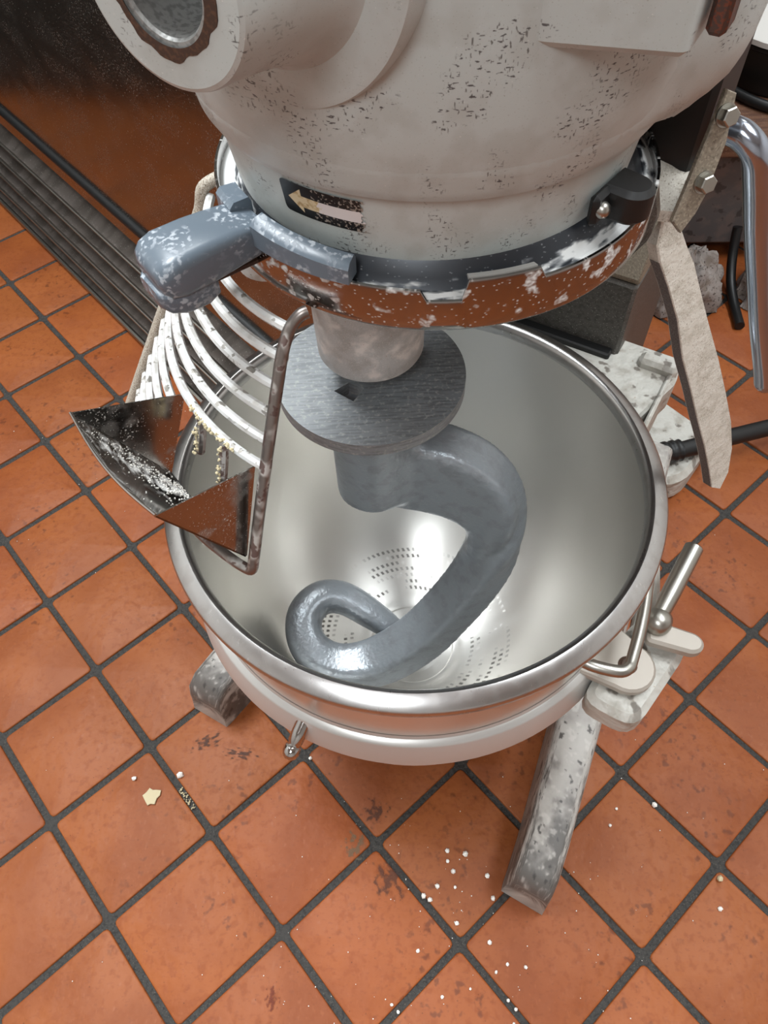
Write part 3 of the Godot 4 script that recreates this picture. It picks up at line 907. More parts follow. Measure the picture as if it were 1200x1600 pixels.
func arrow_label(parent: Node3D) -> void:
	# black sticker with a cream arrow pointing left, its right end torn off
	var w := 384; var h := 160
	var im := Image.create(w, h, false, Image.FORMAT_RGBA8)
	var f := FastNoiseLite.new(); f.seed = 5; f.frequency = 0.05
	var g := FastNoiseLite.new(); g.seed = 9; g.frequency = 0.02
	var arrow := PackedVector2Array([Vector2(30, 80), Vector2(100, 22), Vector2(100, 56), Vector2(378, 56), Vector2(378, 112), Vector2(100, 112), Vector2(100, 140)])
	for y in h:
		for x in w:
			var c := Color(0.035, 0.033, 0.03)
			var n := f.get_noise_2d(x, y); var n2 := g.get_noise_2d(x, y)
			var a := 1.0
			if x > w - 18 + int(n * 22): a = 0.0
			if Geometry2D.is_point_in_polygon(Vector2(x, y), arrow):
				c = Color(0.80, 0.74, 0.60).lerp(Color(0.60, 0.48, 0.30), clampf(n2 * 1.6 + 0.1, 0, 0.8) if x < 210 else 0.0)
				if x > 180 + n * 30: c = Color(0.83, 0.81, 0.80)
			elif (x > 150 and n > 0.28) or (x > w - 60 and n > 0.1): c = Color(0.55, 0.52, 0.48)
			# rounded left corners
			var cx := 22.0
			if x < cx and (y < cx or y > h - cx):
				if Vector2(x, y).distance_to(Vector2(cx, cx if y < cx else h - cx)) > cx: a = 0.0
			im.set_pixel(x, y, Color(c.r, c.g, c.b, a))
	var m := plain(Color.WHITE, 0.35)
	m.albedo_texture = ImageTexture.create_from_image(im)
	m.transparency = BaseMaterial3D.TRANSPARENCY_ALPHA_SCISSOR
	m.alpha_scissor_threshold = 0.5
	var mb := MB.new()
	var N := 24
	for k in N + 1:
		var u := float(k) / N
		var a := lerpf(132.6, 109.3, u)
		for e in [[0.8765, 0.0], [0.8565, 1.0]]:
			var r: float = lerpf(0.1243, 0.1275, clampf((e[0] - 0.856) / 0.021, 0, 1)) + 0.0006
			mb.v(az(a, r, e[0], AX), Vector2(u, e[1]))
	for k in N: mb.q(2 * k, 2 * k + 2, 2 * k + 3, 2 * k + 1)
	var o := put("arrow_label", mb, m, parent, 40, 1)
	o.set_meta("label", "black sticker with a worn cream arrow pointing left")

func flour_ring_material(n_u: int, n_v: int, f: Callable, base: Color, metal: float, rough: float) -> StandardMaterial3D:
	var d := PackedByteArray(); var e := PackedByteArray()
	d.resize(n_u * n_v * 3); e.resize(n_u * n_v * 3)
	for y in n_v:
		for x in n_u:
			var w: float = clampf(f.call(float(x) / n_u, float(y) / n_v, x, y), 0, 1)
			var c := base.lerp(Color(0.90, 0.90, 0.89), w)
			var i := 3 * (y * n_u + x)
			d[i] = int(c.r * 255); d[i + 1] = int(c.g * 255); d[i + 2] = int(c.b * 255)
			e[i] = int(lerpf(metal, 0.0, w) * 255); e[i + 1] = int(lerpf(rough, 0.95, w) * 255)
	var m := dressed([ImageTexture.create_from_image(Image.create_from_data(n_u, n_v, false, Image.FORMAT_RGB8, d)), ImageTexture.create_from_image(Image.create_from_data(n_u, n_v, false, Image.FORMAT_RGB8, e))], 1.0, false, false)
	return m

func ring(t: Node3D) -> void:
	var rc := Vector3(0.043, 0, -0.464)
	var a := FastNoiseLite.new(); a.seed = 31; a.frequency = 0.035; a.fractal_octaves = 4
	var b := FastNoiseLite.new(); b.seed = 32; b.frequency = 0.22
	# u runs once round the ring from +x through the front (u = 0.25) to the left (u = 0.5)
	var dust := func(u: float, v: float, x: int, y: int) -> float:
		var n := a.get_noise_2d(x * 0.8, y * 1.2)
		var thick := 0.42
		if u > 0.05 and u < 0.20: thick = 0.72
		elif u > 0.2 and u < 0.25: thick = 0.5
		elif u > 0.42 and u < 0.75: thick = 0.9
		var w := (v - (1.0 - thick * 0.75)) * 5.0 + n * 2.2
		return clampf(w, 0.0, 0.93) + (0.5 if b.get_noise_2d(x, y) > 0.52 else 0.0)
	var trough := flour_ring_material(1024, 64, dust, Color(0.20, 0.215, 0.235), 0.35, 0.38)
	var speck := func(u: float, v: float, x: int, y: int) -> float:
		var n := a.get_noise_2d(x * 1.3 + 300, y * 0.9)
		var w := 0.8 if b.get_noise_2d(x * 1.5, y * 1.0) > 0.50 else 0.0
		var m := 0.30
		if u > 0.12 and u < 0.16: m = 0.16
		if u > 0.055 and u < 0.11: m = 0.06
		if n > m and v > 0.1: w = maxf(w, clampf((n - m) * 5.0, 0, 0.85) * (0.45 + 0.55 * smoothstep(-0.25, 0.2, b.get_noise_2d(x, y))))
		return w
	var wall := flour_ring_material(1024, 64, speck, Color(0.62, 0.615, 0.605), 1.0, 0.15)
	# outer wall, its top edge stepping down and up at the bayonet lug
	var seg := 240
	var o := MB.new()
	var top := func(deg: float) -> float:
		if deg > 70 and deg < 88: return 0.8405
		if deg >= 88 and deg < 97: return 0.8290
		return 0.8340
	for k in seg + 1:
		var deg := 360.0 * k / seg
		var h: float = top.call(fmod(deg, 360.0))
		var r := 0.1400 + (0.0022 if deg >= 88 and deg < 97 else 0.0)
		var i := 0
		for e in [[r - 0.0028, 0.812], [0.1365, 0.8072], [0.1393, 0.8070], [0.1402, 0.8084], [r, 0.814], [r, h - 0.002], [r - 0.0006, h], [r - 0.0022, h], [r - 0.0028, h - 0.002], [r - 0.0028, 0.812]]:
			o.v(az(deg, e[0], e[1], rc), Vector2(float(k) / seg, clampf((e[1] - 0.807) / 0.035, 0, 1)))
			i += 1
	for k in seg:
		for i in 9:
			var p := k * 10 + i
			o.q(p, p + 1, p + 11, p + 10)
	var ro := put("splash_ring", o, wall, t, 40)
	ro.set_meta("label", "polished steel ring dusted with white flour")
	var tr := MB.new()
	var prof := [Vector2(0.1195, 0.842), Vector2(0.1225, 0.8395), Vector2(0.1260, 0.832), Vector2(0.1300, 0.8268), Vector2(0.1375, 0.8262), Vector2(0.1375, 0.8235), Vector2(0.1195, 0.8235), Vector2(0.1195, 0.842)]
	var len := 0.0
	lathe(tr, prof, 160, Transform3D(Basis.IDENTITY, rc))
	var span := 0.0
	for k in 4: span += (prof[k] as Vector2).distance_to(prof[k + 1])
	for i in tr.U.size(): tr.U[i] = Vector2(tr.U[i].x, clampf(tr.U[i].y / span, 0.0, 0.999))
	put("drip_trough", tr, trough, ro, 40)
	# bayonet lug: folded strip on the wall
	var lg := MB.new()
	for e in [[70.5, 87.5, 0.8402, 0.0128], [88.3, 96.5, 0.8262, 0.006]]:
		pass
	var rings := []
	for k in 13:
		var deg := lerpf(71.0, 87.0, k / 12.0)
		rings.append([az(deg, 0.1374, 0.8385, rc), az(deg, 0.1374, 0.8412, rc), az(deg, 0.1330, 0.8400, rc), az(deg, 0.1330, 0.8385, rc)])
	loft(lg, rings)
	put("bayonet_lug", lg, mats.band, ro)

func guard(t: Node3D) -> void:
	var gc := Vector3(0.040, 0, -0.464)
	var rr := func(h: float) -> float: return 0.150 + (0.795 - h) * 0.565
	# frame: the two end rods and the hoop that closes the bottom
	var fr := MB.new()
	var pts := [az(124.2, 0.1400, 0.8050, gc), az(125.4, 0.1440, 0.8035, gc), az(126.7, 0.1500, 0.7970, gc)]
	for k in 7:
		var h := 0.785 - 0.0215 * k
		pts.append(az(127.0 - 0.45 * k, rr.call(h) + 0.003, h, gc))
	pts.append(az(124.5, rr.call(0.647) + 0.002, 0.6475, gc))
	pts.append(az(127.0, rr.call(0.645) + 0.001, 0.6445, gc))
	for k in 5: pts.append(az(130.0 + 4.5 * k, rr.call(0.644), 0.6435, gc))
	tube(fr, smooth_path(pts, 4), 0.0040, 10)
	var fo := put("guard_frame", fr, mats.wire_worn, t)
	fo.set_meta("label", "wire bowl guard swung open, white coating worn off")
	var lr := MB.new()
	var lp := [az(-170, 0.140, 0.806, gc), az(-172, 0.147, 0.8055, gc), az(-173, 0.155, 0.800, gc)]
	for k in 9:
		var h := 0.785 - 0.0215 * k
		lp.append(az(-173.5 - 1.0 * k, rr.call(h) + 0.0042, h, gc))
	tube(lr, smooth_path(lp, 4), 0.0045, 10)
	put("guard_rod", lr, mats.rod, fo)
	# hoops, lowest ones stop at the chute
	for k in 12:
		var h := 0.7955 - 0.0162 * k
		var a0 := 126.5 if k < 6 else (155.0 if k < 10 else 160.0)
		var w := MB.new()
		var p := []
		for j in 25: p.append(az(lerpf(a0, 186.3 - maxf(0.0, 0.785 - h) / 0.0215, j / 24.0), rr.call(h), h, gc))
		tube(w, p, 0.0034, 8)
		put("guard_wire", w, mats.wire, fo)
	# the cut ends of two uprights hanging from the sixth hoop, crusted with dough
	for e in [[145.0, 0.020], [137.2, 0.026]]:
		var s := MB.new()
		tube(s, [az(e[0], rr.call(0.7125), 0.7125, gc), az(e[0] - 1.0, rr.call(0.7125 - e[1] * 0.5) - 0.001, 0.7125 - e[1] * 0.5, gc), az(e[0] - 1.6, rr.call(0.7125 - e[1]) - 0.002, 0.7125 - e[1], gc)], 0.0034, 8, true)
		put("guard_stub", s, mats.wire_worn, fo)
		var dgh := MB.new()
		for j in 60:
			var u := rng.randf()
			var c := az(e[0] - 1.6 * u + rng.randf_range(-0.4, 0.4), rr.call(0.7125 - e[1] * u) + rng.randf_range(-0.002, 0.004), 0.7125 - e[1] * u + rng.randf_range(-0.001, 0.003), gc)
			blob(dgh, c, rng.randf_range(0.0006, 0.0016))
		for j in 40:
			var c2 := az(e[0] + rng.randf_range(-4, 4), rr.call(0.7125) + rng.randf_range(0.0, 0.003), 0.7155 + rng.randf_range(-0.001, 0.002), gc)
			blob(dgh, c2, rng.randf_range(0.0005, 0.0014))
		var dd := put("dried_dough", dgh, mats.dough, fo)
		dd.set_meta("kind", "stuff")
	# grey plastic grip and the curved foot that clamps it to the ring
	var dirv := Vector3(cos(deg_to_rad(146)), 0, sin(deg_to_rad(146)))
	var side := Vector3.UP.cross(dirv)
	var gr := MB.new()
	var rings := []
	# [distance from axis, half width, bottom, top, rounding]
	for e in [[0.132, 0.0150, 0.827, 0.8430, 0.003], [0.140, 0.0165, 0.825, 0.8450, 0.004], [0.150, 0.0175, 0.824, 0.8465, 0.0055], [0.170, 0.0190, 0.822, 0.8475, 0.0065], [0.188, 0.0200, 0.8215, 0.8470, 0.007], [0.196, 0.0195, 0.8225, 0.8450, 0.008], [0.200, 0.0175, 0.826, 0.8420, 0.008], [0.2015, 0.0130, 0.829, 0.8385, 0.006]]:
		var ring := []
		var hw: float = e[1]; var r: float = e[4]
		for c in [[1, 1], [-1, 1], [-1, -1], [1, -1]]:
			for k in 5:
				var an := atan2(c[1], c[0]) + (k - 2) * PI / 8
				var yc: float = (e[3] - r) if c[1] > 0 else (e[2] + r)
				ring.append(Vector3(AX.x + 0.003, 0, AX.z) + dirv * e[0] + side * (c[0] * (hw - r) + cos(an) * r) + Vector3.UP * (yc + sin(an) * r))
		rings.append(ring)
	loft(gr, rings)
	# lower lip of the grip, with the steel strip under it
	var g := put("guard_grip", gr, mats.plastic, t, 50)
	var lip := MB.new()
	rings = []
	for e in [[0.168, 0.0150, 0.815, 0.824], [0.176, 0.0168, 0.8125, 0.825], [0.190, 0.0175, 0.8135, 0.825], [0.199, 0.0165, 0.817, 0.825], [0.203, 0.0120, 0.820, 0.824]]:
		var ring := []
		for c in [[1, 1], [-1, 1], [-1, -1], [1, -1]]:
			for k in 3:
				var an := atan2(c[1], c[0]) + (k - 1) * PI / 5
				ring.append(Vector3(AX.x + 0.003, 0, AX.z) + dirv * e[0] + side * (c[0] * (e[1] - 0.004) + cos(an) * 0.004) + Vector3.UP * ((e[3] if c[1] > 0 else e[2]) + sin(an) * 0.003))
		rings.append(ring)
	loft(lip, rings)
	put("grip_lip", lip, mats.plastic, g, 50)
	var stp := MB.new()
	rbox(stp, Transform3D(Basis(side, Vector3.UP, dirv), Vector3(AX.x + 0.003, 0.8195, AX.z) + dirv * 0.155 + side * -0.002), Vector3(0.026, 0.004, 0.04), 0.001)
	put("steel_strip", stp, mats.chip, g)
	# clamp foot following the ring
	var ft := MB.new()
	rings = []
	for k in 19:
		var deg := lerpf(112.0, 139.0, k / 18.0)
		var hh := lerpf(0.8465, 0.8500, k / 18.0)
		rings.append([az(deg, 0.1415, 0.8345, AX), az(deg, 0.1415, hh - 0.003, AX), az(deg, 0.1385, hh, AX), az(deg, 0.1320, hh + 0.001, AX), az(deg, 0.1300, hh - 0.002, AX), az(deg, 0.1300, 0.8345, AX)])
	loft(ft, rings)
	put("grip_foot", ft, mats.plastic, g, 40)
	var f2 := MB.new()
	rings = []
	for k in 7:
		var deg := lerpf(147.0, 155.0, k / 6.0)
		rings.append([az(deg, 0.1415, 0.8345, AX), az(deg, 0.1415, 0.847, AX), az(deg, 0.1385, 0.850, AX), az(deg, 0.1290, 0.850, AX), az(deg, 0.1275, 0.847, AX), az(deg, 0.1275, 0.8345, AX)])
	loft(f2, rings)
	put("grip_foot", f2, mats.plastic, g, 40)
	# white coated cup hanging under the ring by the guard pivot
	var cup := MB.new()
	lathe(cup, [Vector2(0.0, 0.770), Vector2(0.019, 0.770), Vector2(0.0215, 0.7715), Vector2(0.022, 0.774), Vector2(0.022, 0.806), Vector2(0.0, 0.806)], 32, Transform3D(Basis.IDENTITY, Vector3(-0.070, 0, -0.440)))
	put("guard_pivot", cup, mats.wire, t)

func blob(mb: MB, c: Vector3, r: float) -> void:
	var rings := []
	var tw := rng.randf() * TAU
	for e in [[-0.9, 0.35], [-0.3, 0.95], [0.4, 0.9], [0.9, 0.3]]:
		var ring := []
		for k in 6:
			var a := TAU * k / 6 + tw
			var q: float = r * e[1] * rng.randf_range(0.75, 1.2)
			ring.append(c + Vector3(cos(a) * q, r * e[0], sin(a) * q))
		rings.append(ring)
	loft(mb, rings)

func yoke(t: Node3D) -> void:
	# horseshoe that carries the bowl: back saddle and two arms, at the height of the ears
	var pin := Vector3(0.233, 0.0, -0.293)
	var dirv := Vector3(pin.x - BC.x, 0, pin.z - BC.z).normalized()
	var back := dirv.cross(Vector3.UP)
	if back.dot(FV) > 0: back = -back
	var frontv := -back
	var mb := MB.new()
	var poly := []
	for k in 21:
		var a := -0.12 + (PI + 0.24) * k / 20
		poly.append(Vector2(cos(a) * 0.254, -sin(a) * 0.254))
	for k in 21:
		var a := PI + 0.12 - (PI + 0.24) * k / 20
		poly.append(Vector2(cos(a) * 0.274, -sin(a) * 0.274))
	var zz := dirv.cross(frontv)
	prism(mb, Transform3D(Basis(dirv, frontv, zz), Vector3(BC.x, 0.338 if zz.y > 0 else 0.374, BC.z)), PackedVector2Array(poly), 0.036, 0.004)
	var y := put("bowl_yoke", mb, mats.whitepaint, t)
	# saddle casting between arms and column, with a thin upright wing at its right end
	var sd := MB.new()
	var pl := round_poly([Vector2(-0.15, -0.385), Vector2(0.172, -0.385), Vector2(0.178, -0.345), Vector2(0.162, -0.21)], 0.008)
	# drop the rounding of the last corner and run along the band of the bowl instead
	pl = pl.slice(5, 15)
	pl.insert(0, Vector2(-0.15, -0.385))
	var bo := Vector2((BC - AX).dot(SV), (BC - AX).dot(FV))
	for k in 17:
		var a := deg_to_rad(-54.0 - 66.0 * k / 16.0)
		pl.append(bo + Vector2(cos(a), sin(a)) * 0.2515)
	var up := SV.cross(FV)
	prism(sd, Transform3D(Basis(SV, FV, up), mp(0, 0, 0.352 if up.y > 0 else 0.400)), pl, 0.048, 0.004)
	put("yoke_saddle", sd, mats.whitepaint, y)
	var wg := MB.new()
	rbox(wg, mx(-0.30, 0.168, 0.36), Vector3(0.006, 0.09, 0.13), 0.002)
	rbox(wg, mx(-0.355, 0.150, 0.401), Vector3(0.05, 0.022, 0.022), 0.005)
	put("yoke_wing", wg, mats.whitepaint, y)
	# ear rest: rounded block on the end of each arm
	for s: float in [1.0, -1.0]:
		var c := Vector3(BC.x, 0, BC.z) + dirv * (0.270 * s) + frontv * 0.010
		var eb := MB.new()
		var ep := round_poly([Vector2(-0.026, 0.040), Vector2(0.032, 0.034), Vector2(0.036, -0.075), Vector2(-0.024, -0.075)], 0.020)
		var e2 := dirv * s
		var ez := e2.cross(frontv)
		prism(eb, Transform3D(Basis(e2, frontv, ez), c + Vector3(0, 0.336 if ez.y > 0 else 0.376, 0)), ep, 0.040, 0.007)
		put("ear_rest", eb, mats.whitepaint, y)
	# clamp on the right ear: ball pivot, lever rod, tongue
	var cl := MB.new()
	var ball := Vector3(0.268, 0.405, -0.331)
	lathe(cl, [Vector2(0.0, -0.030), Vector2(0.010, -0.030), Vector2(0.0105, -0.012), Vector2(0.0135, -0.006), Vector2(0.0140, 0.001), Vector2(0.0125, 0.008), Vector2(0.008, 0.0125), Vector2(0.0, 0.014)], 24, Transform3D(Basis.IDENTITY, ball))
	var clo := put("clamp_pivot", cl, mats.bolt, y)
	var rod := MB.new()
	var r0 := ball + Vector3(0.004, 0.004, -0.008); var r1 := Vector3(0.318, 0.426, -0.404)
	tube(rod, [r0, r0.lerp(r1, 0.3), r0.lerp(r1, 0.98), r1], 0.0090, 18, false, [0.0085, 0.0095, 0.0095, 0.0080])
	put("clamp_lever", rod, mats.bolt, clo)
	var tg := MB.new()
	var td := Vector3(0.92, 0, 0.40).normalized()
	var ts := td.cross(Vector3.UP)
	var tp := round_poly([Vector2(-0.012, 0.013), Vector2(0.034, 0.011), Vector2(0.042, 0.004), Vector2(0.042, -0.006), Vector2(0.034, -0.012), Vector2(-0.012, -0.013)], 0.006)
	var tz := td.cross(ts)
	prism(tg, Transform3D(Basis(td, ts, tz), ball + Vector3(0.002, -0.018 if tz.y > 0 else -0.004, 0.010)), tp, 0.014, 0.003)
	put("clamp_tongue", tg, mats.ear, clo)

func side_gear(t: Node3D) -> void:
	# flat bracket bolted to the right of the head, its outer face turned a little to the front
	var pn := (FV * 0.6385 + SV * 0.7256 + Vector3.UP * 0.2564).normalized()
	var o0 := Vector3(0.2040, 0.835, -0.4360)
	var pu := (Vector3(0.2126, 0.87, -0.4468) - Vector3(0.1939, 0.80, -0.4218)).normalized()
	var pv := pn.cross(pu)
	var outline := []
	for p in [Vector3(0.2126, 0.8700, -0.4468), Vector3(0.2045, 0.8393, -0.4358), Vector3(0.1939, 0.8000, -0.4218), Vector3(0.2018, 0.7911, -0.4217), Vector3(0.2100, 0.8016, -0.4270), Vector3(0.2150, 0.8143, -0.4330), Vector3(0.2195, 0.8400, -0.4440), Vector3(0.2190, 0.8662, -0.4500)]:
		outline.append(Vector2((p - o0).dot(pu), (p - o0).dot(pv)))
	var pb := MB.new()
	prism(pb, Transform3D(Basis(pu, pv, pu.cross(pv)), o0 - pn * 0.0045), PackedVector2Array(outline), 0.0045, 0.0008)
	var po := put("bracket_plate", pb, mats.plate, t)
	for p in [Vector3(0.2150, 0.8564, -0.4436), Vector3(0.2100, 0.8205, -0.4320)]:
		var b := MB.new()
		var bx := Transform3D(Basis(pu, pn, pu.cross(pn)), p - pn * ((p - o0).dot(pn)))
		lathe(b, [Vector2(0.0, 0.0), Vector2(0.0070, 0.0), Vector2(0.0070, 0.0010), Vector2(0.0, 0.0010)], 20, bx)
		lathe(b, [Vector2(0.0, 0.001), Vector2(0.0058, 0.001), Vector2(0.0058, 0.0060), Vector2(0.0051, 0.0066), Vector2(0.0, 0.0066)], 6, bx)
		put("hex_bolt", b, mats.bolt, po, 25)
	# dark pivot block under the neck that carries bracket, lever and tube
	var pbk := MB.new()
	rbox(pbk, mx(-0.128, 0.118, 0.850), Vector3(0.062, 0.110, 0.085), 0.004)
	put("pivot_block", pbk, mats.black, t)
	# flour dusted operating lever: shelf at the top, narrow neck, long flat arm
	var sh := MB.new()
	var pt := [mp(-0.092, 0.122, 0.818), mp(-0.108, 0.128, 0.818), mp(-0.105, 0.155, 0.816), mp(-0.070, 0.160, 0.806), mp(-0.058, 0.152, 0.800), mp(-0.056, 0.141, 0.799)]
	var rings := []
	for dy in [0.0, -0.008]:
		var ring := []
		for p in pt: ring.append(p + Vector3(0, dy, 0))
		rings.append(ring)
	loft(sh, rings)
	var lo := put("lever_shelf", sh, mats.lever, t, 25)
	# arm: long flat bar; [front edge f, s, height, back edge f, s, height]
	var arm := MB.new()
	var sec := [[-0.082, 0.132, 0.802, -0.092, 0.137, 0.798], [-0.084, 0.135, 0.792, -0.094, 0.142, 0.787], [-0.085, 0.139, 0.781, -0.098, 0.147, 0.773], [-0.083, 0.141, 0.771, -0.102, 0.152, 0.761], [-0.078, 0.143, 0.758, -0.109, 0.160, 0.743], [-0.081, 0.148, 0.743, -0.117, 0.168, 0.726], [-0.090, 0.158, 0.719, -0.126, 0.179, 0.698], [-0.100, 0.172, 0.685, -0.138, 0.194, 0.661], [-0.108, 0.186, 0.643, -0.153, 0.213, 0.616], [-0.119, 0.202, 0.603, -0.166, 0.230, 0.573], [-0.131, 0.219, 0.558, -0.179, 0.248, 0.526], [-0.142, 0.235, 0.518, -0.184, 0.261, 0.487], [-0.151, 0.249, 0.480, -0.182, 0.269, 0.454], [-0.156, 0.259, 0.452, -0.171, 0.269, 0.438]]
	var an := (FV * 0.379 + SV * 0.893 + Vector3.UP * 0.243).normalized()
	rings = []
	var edge := MB.new()
	for k in sec.size():
		var e: Array = sec[k]
		var a := mp(e[0], e[1], e[2]); var b := mp(e[3], e[4], e[5])
		var th := an * (0.012 if k > 3 else 0.006)
		var w := (b - a).normalized() * 0.0015
		rings.append([a + w, b - w, b - an * 0.0015, b - th, a + w * 2.0 - th, a - an * 0.0012])
	loft(arm, rings)
	var armo := put("lever_arm", arm, mats.lever, t, 30)
	# bare brown edge along its front, worn through the paint
	rings = []
	for k in range(5, sec.size()):
		var e: Array = sec[k]
		var a := mp(e[0], e[1], e[2]); var b := mp(e[3], e[4], e[5])
		var w := (b - a).normalized()
		var fr := -w * 0.0006
		rings.append([a + fr - an * 0.0008, a + fr - an * 0.0112 + w * 0.003, a - an * 0.0112 + w * 0.004, a - an * 0.0008 + w * 0.001])
	loft(edge, rings)
	put("worn_edge", edge, mats.lever_edge, armo, 30)
	# bright bent tube handle beside it
	var tb := MB.new()
	var path := [mp(-0.175, 0.120, 0.800), mp(-0.170, 0.153, 0.800), mp(-0.168, 0.165, 0.7985), mp(-0.168, 0.176, 0.790), mp(-0.175, 0.183, 0.770), mp(-0.190, 0.196, 0.725), mp(-0.199, 0.214, 0.675), mp(-0.202, 0.234, 0.625), mp(-0.203, 0.254, 0.580), mp(-0.203, 0.260, 0.565)]
	tube(tb, smooth_path(path, 6), 0.0105, 20, true)
	put("tube_handle", tb, mats.chrome, t)

# ---------------------------------------------------------------- the dough hook
var HP: Array = []
var HR: Array = []
var HT: Array = []
func hook_field(p: Vector3) -> float:
	# shank: rounded upright cylinder
	var q := Vector2(Vector2(p.x + 0.0085, p.z + 0.470).length() - 0.0375 + 0.010, absf(p.y - 0.546) - 0.080 + 0.010)
	var d := Vector2(maxf(q.x, 0), maxf(q.y, 0)).length() + minf(maxf(q.x, q.y), 0.0) - 0.010
	var e := INF
	for i in HP.size() - 1:
		var a: Vector3 = HP[i]; var ab: Vector3 = HP[i + 1] - a
		var t := clampf((p - a).dot(ab) / ab.length_squared(), 0.0, 1.0)
		var c := p - a - ab * t
		var dist := c.length()
		if dist > 0.09:
			e = minf(e, dist - 0.042)
			continue
		var ha: float = lerpf(HR[i].x, HR[i + 1].x, t); var hb: float = lerpf(HR[i].y, HR[i + 1].y, t)
		var tn: Vector3 = (HT[i].lerp(HT[i + 1], t)).normalized()
		var u := (Vector3.UP - tn * tn.y).normalized()
		var w := tn.cross(u)
		var x := c.dot(u) / ha; var y := c.dot(w) / hb; var z := c.dot(tn) / minf(ha, hb)
		var ex: float = HR[i].z
		var nn := pow(pow(absf(x), ex) + pow(absf(y), ex) + pow(absf(z), ex), 1.0 / ex)
		e = smin(e, (nn - 1.0) * minf(ha, hb), 0.005)
	# pocket under the slot of the disc
	var sl := Vector3(absf(p.x + 0.0236) - 0.010, absf(p.y - 0.62) - 0.035, absf(p.z + 0.4497) - 0.009)
	return maxf(smin(d, e, 0.014), -maxf(sl.x, maxf(sl.y, sl.z)))

func hook() -> void:
	var t := thing("dough_hook", "grey cast metal dough hook hanging into the bowl below a round disc", "dough hook", Vector3(-0.0085, 0.16, -0.470))
	# centre line of the hook with half height and half thickness
	var L := [[-0.008, 0.502, -0.474, 0.040, 0.022, 5], [0.030, 0.496, -0.472, 0.044, 0.022, 7], [0.060, 0.490, -0.468, 0.043, 0.023, 8], [0.088, 0.476, -0.462, 0.038, 0.024, 8], [0.1085, 0.453, -0.455, 0.030, 0.024, 8], [0.1175, 0.422, -0.448, 0.0225, 0.024, 8], [0.1165, 0.383, -0.441, 0.0205, 0.024, 8],
		[0.1025, 0.332, -0.434, 0.021, 0.024, 8], [0.0745, 0.276, -0.424, 0.0225, 0.024, 8], [0.036, 0.222, -0.411, 0.025, 0.024, 8], [-0.012, 0.185, -0.400, 0.026, 0.024, 6], [-0.056, 0.175, -0.397, 0.025, 0.023, 4], [-0.090, 0.179, -0.408, 0.023, 0.023, 3], [-0.110, 0.189, -0.432, 0.022, 0.022, 2.6], [-0.110, 0.199, -0.463, 0.021, 0.021, 2.6], [-0.089, 0.202, -0.485, 0.019, 0.019, 2.8], [-0.060, 0.197, -0.486, 0.018, 0.018, 3], [-0.028, 0.185, -0.470, 0.017, 0.017, 3], [0.002, 0.170, -0.452, 0.014, 0.014, 3]]
	var c1 := []; var c2 := []
	for e in L:
		c1.append(Vector3(e[0], e[1], e[2])); c2.append(Vector3(e[3], e[4], e[5]))
	HP = smooth_path(c1, 4)
	for i in HP.size(): HT.append((HP[mini(i + 1, HP.size() - 1)] - HP[maxi(i - 1, 0)]).normalized())
	for e in smooth_path(c2, 4): HR.append(e)
	var mb := MB.new()
	nets(mb, hook_field, Vector3(-0.15, 0.14, -0.53), Vector3(0.165, 0.64, -0.35), 0.0038)
	put("hook_arm", mb, mats.cast, t, 62)
	# collar disc with its bayonet slot cut right through
	var dc := MB.new()
	var c := Vector3(-0.0055, 0, -0.470)
	var outline := PackedVector2Array()
	for k in 96: outline.append(Vector2(cos(TAU * k / 96), sin(TAU * k / 96)) * 0.0812)
	# slot: a narrow wedge-shaped window left of the housing, opened by a hairline so that the outline stays one polygon
	var slot := [Vector2(-0.0192, 0.0110), Vector2(-0.0318, 0.0198), Vector2(-0.0157, 0.0325), Vector2(-0.0058, 0.0178)]
	var comb := PackedVector2Array()
	var ang := atan2(0.0325, -0.0157)
	for k in 97:
		var a := ang + TAU * k / 96
		comb.append(Vector2(cos(a), sin(a)) * 0.0812)
	comb[96] = comb[96] + Vector2(0.00002, 0.00001)
	for p in [slot[2] + Vector2(0.00002, 0.0), slot[3], slot[0], slot[1], slot[2]]: comb.append(p)
	prism(dc, Transform3D(Basis(Vector3.RIGHT, Vector3.BACK, Vector3.DOWN), c + Vector3(0, 0.631, 0)), comb, 0.0125, 0.0)
	put("collar_disc", dc, mats.disc, t, 35)
	var pin := MB.new()
	lathe(pin, [Vector2(0.0, 0.56), Vector2(0.011, 0.56), Vector2(0.011, 0.66), Vector2(0.0, 0.66)], 32, Transform3D(Basis.IDENTITY, Vector3(-0.0055, 0, -0.474)))
	put("drive_shank", pin, mats.dark, t)

# ---------------------------------------------------------------- chute on the guard
func sheet(mb: MB, pts: Array, th: float) -> void:
	# thin steel sheet through a ring of points that lie nearly in a plane
	var n := Vector3.ZERO
	for i in pts.size(): n += (pts[i] as Vector3).cross(pts[(i + 1) % pts.size()])
	n = n.normalized() * th / 2
	var r0 := []; var r1 := []
	for p in pts:
		r0.append(p - n); r1.append(p + n)
	var base := mb.P.size()
	loft(mb, [r0, r1], false)
	var k := pts.size()
	for i in range(1, k - 1):
		mb.t(base, base + i + 1, base + i)
		mb.t(base + k, base + k + i, base + k + i + 1)

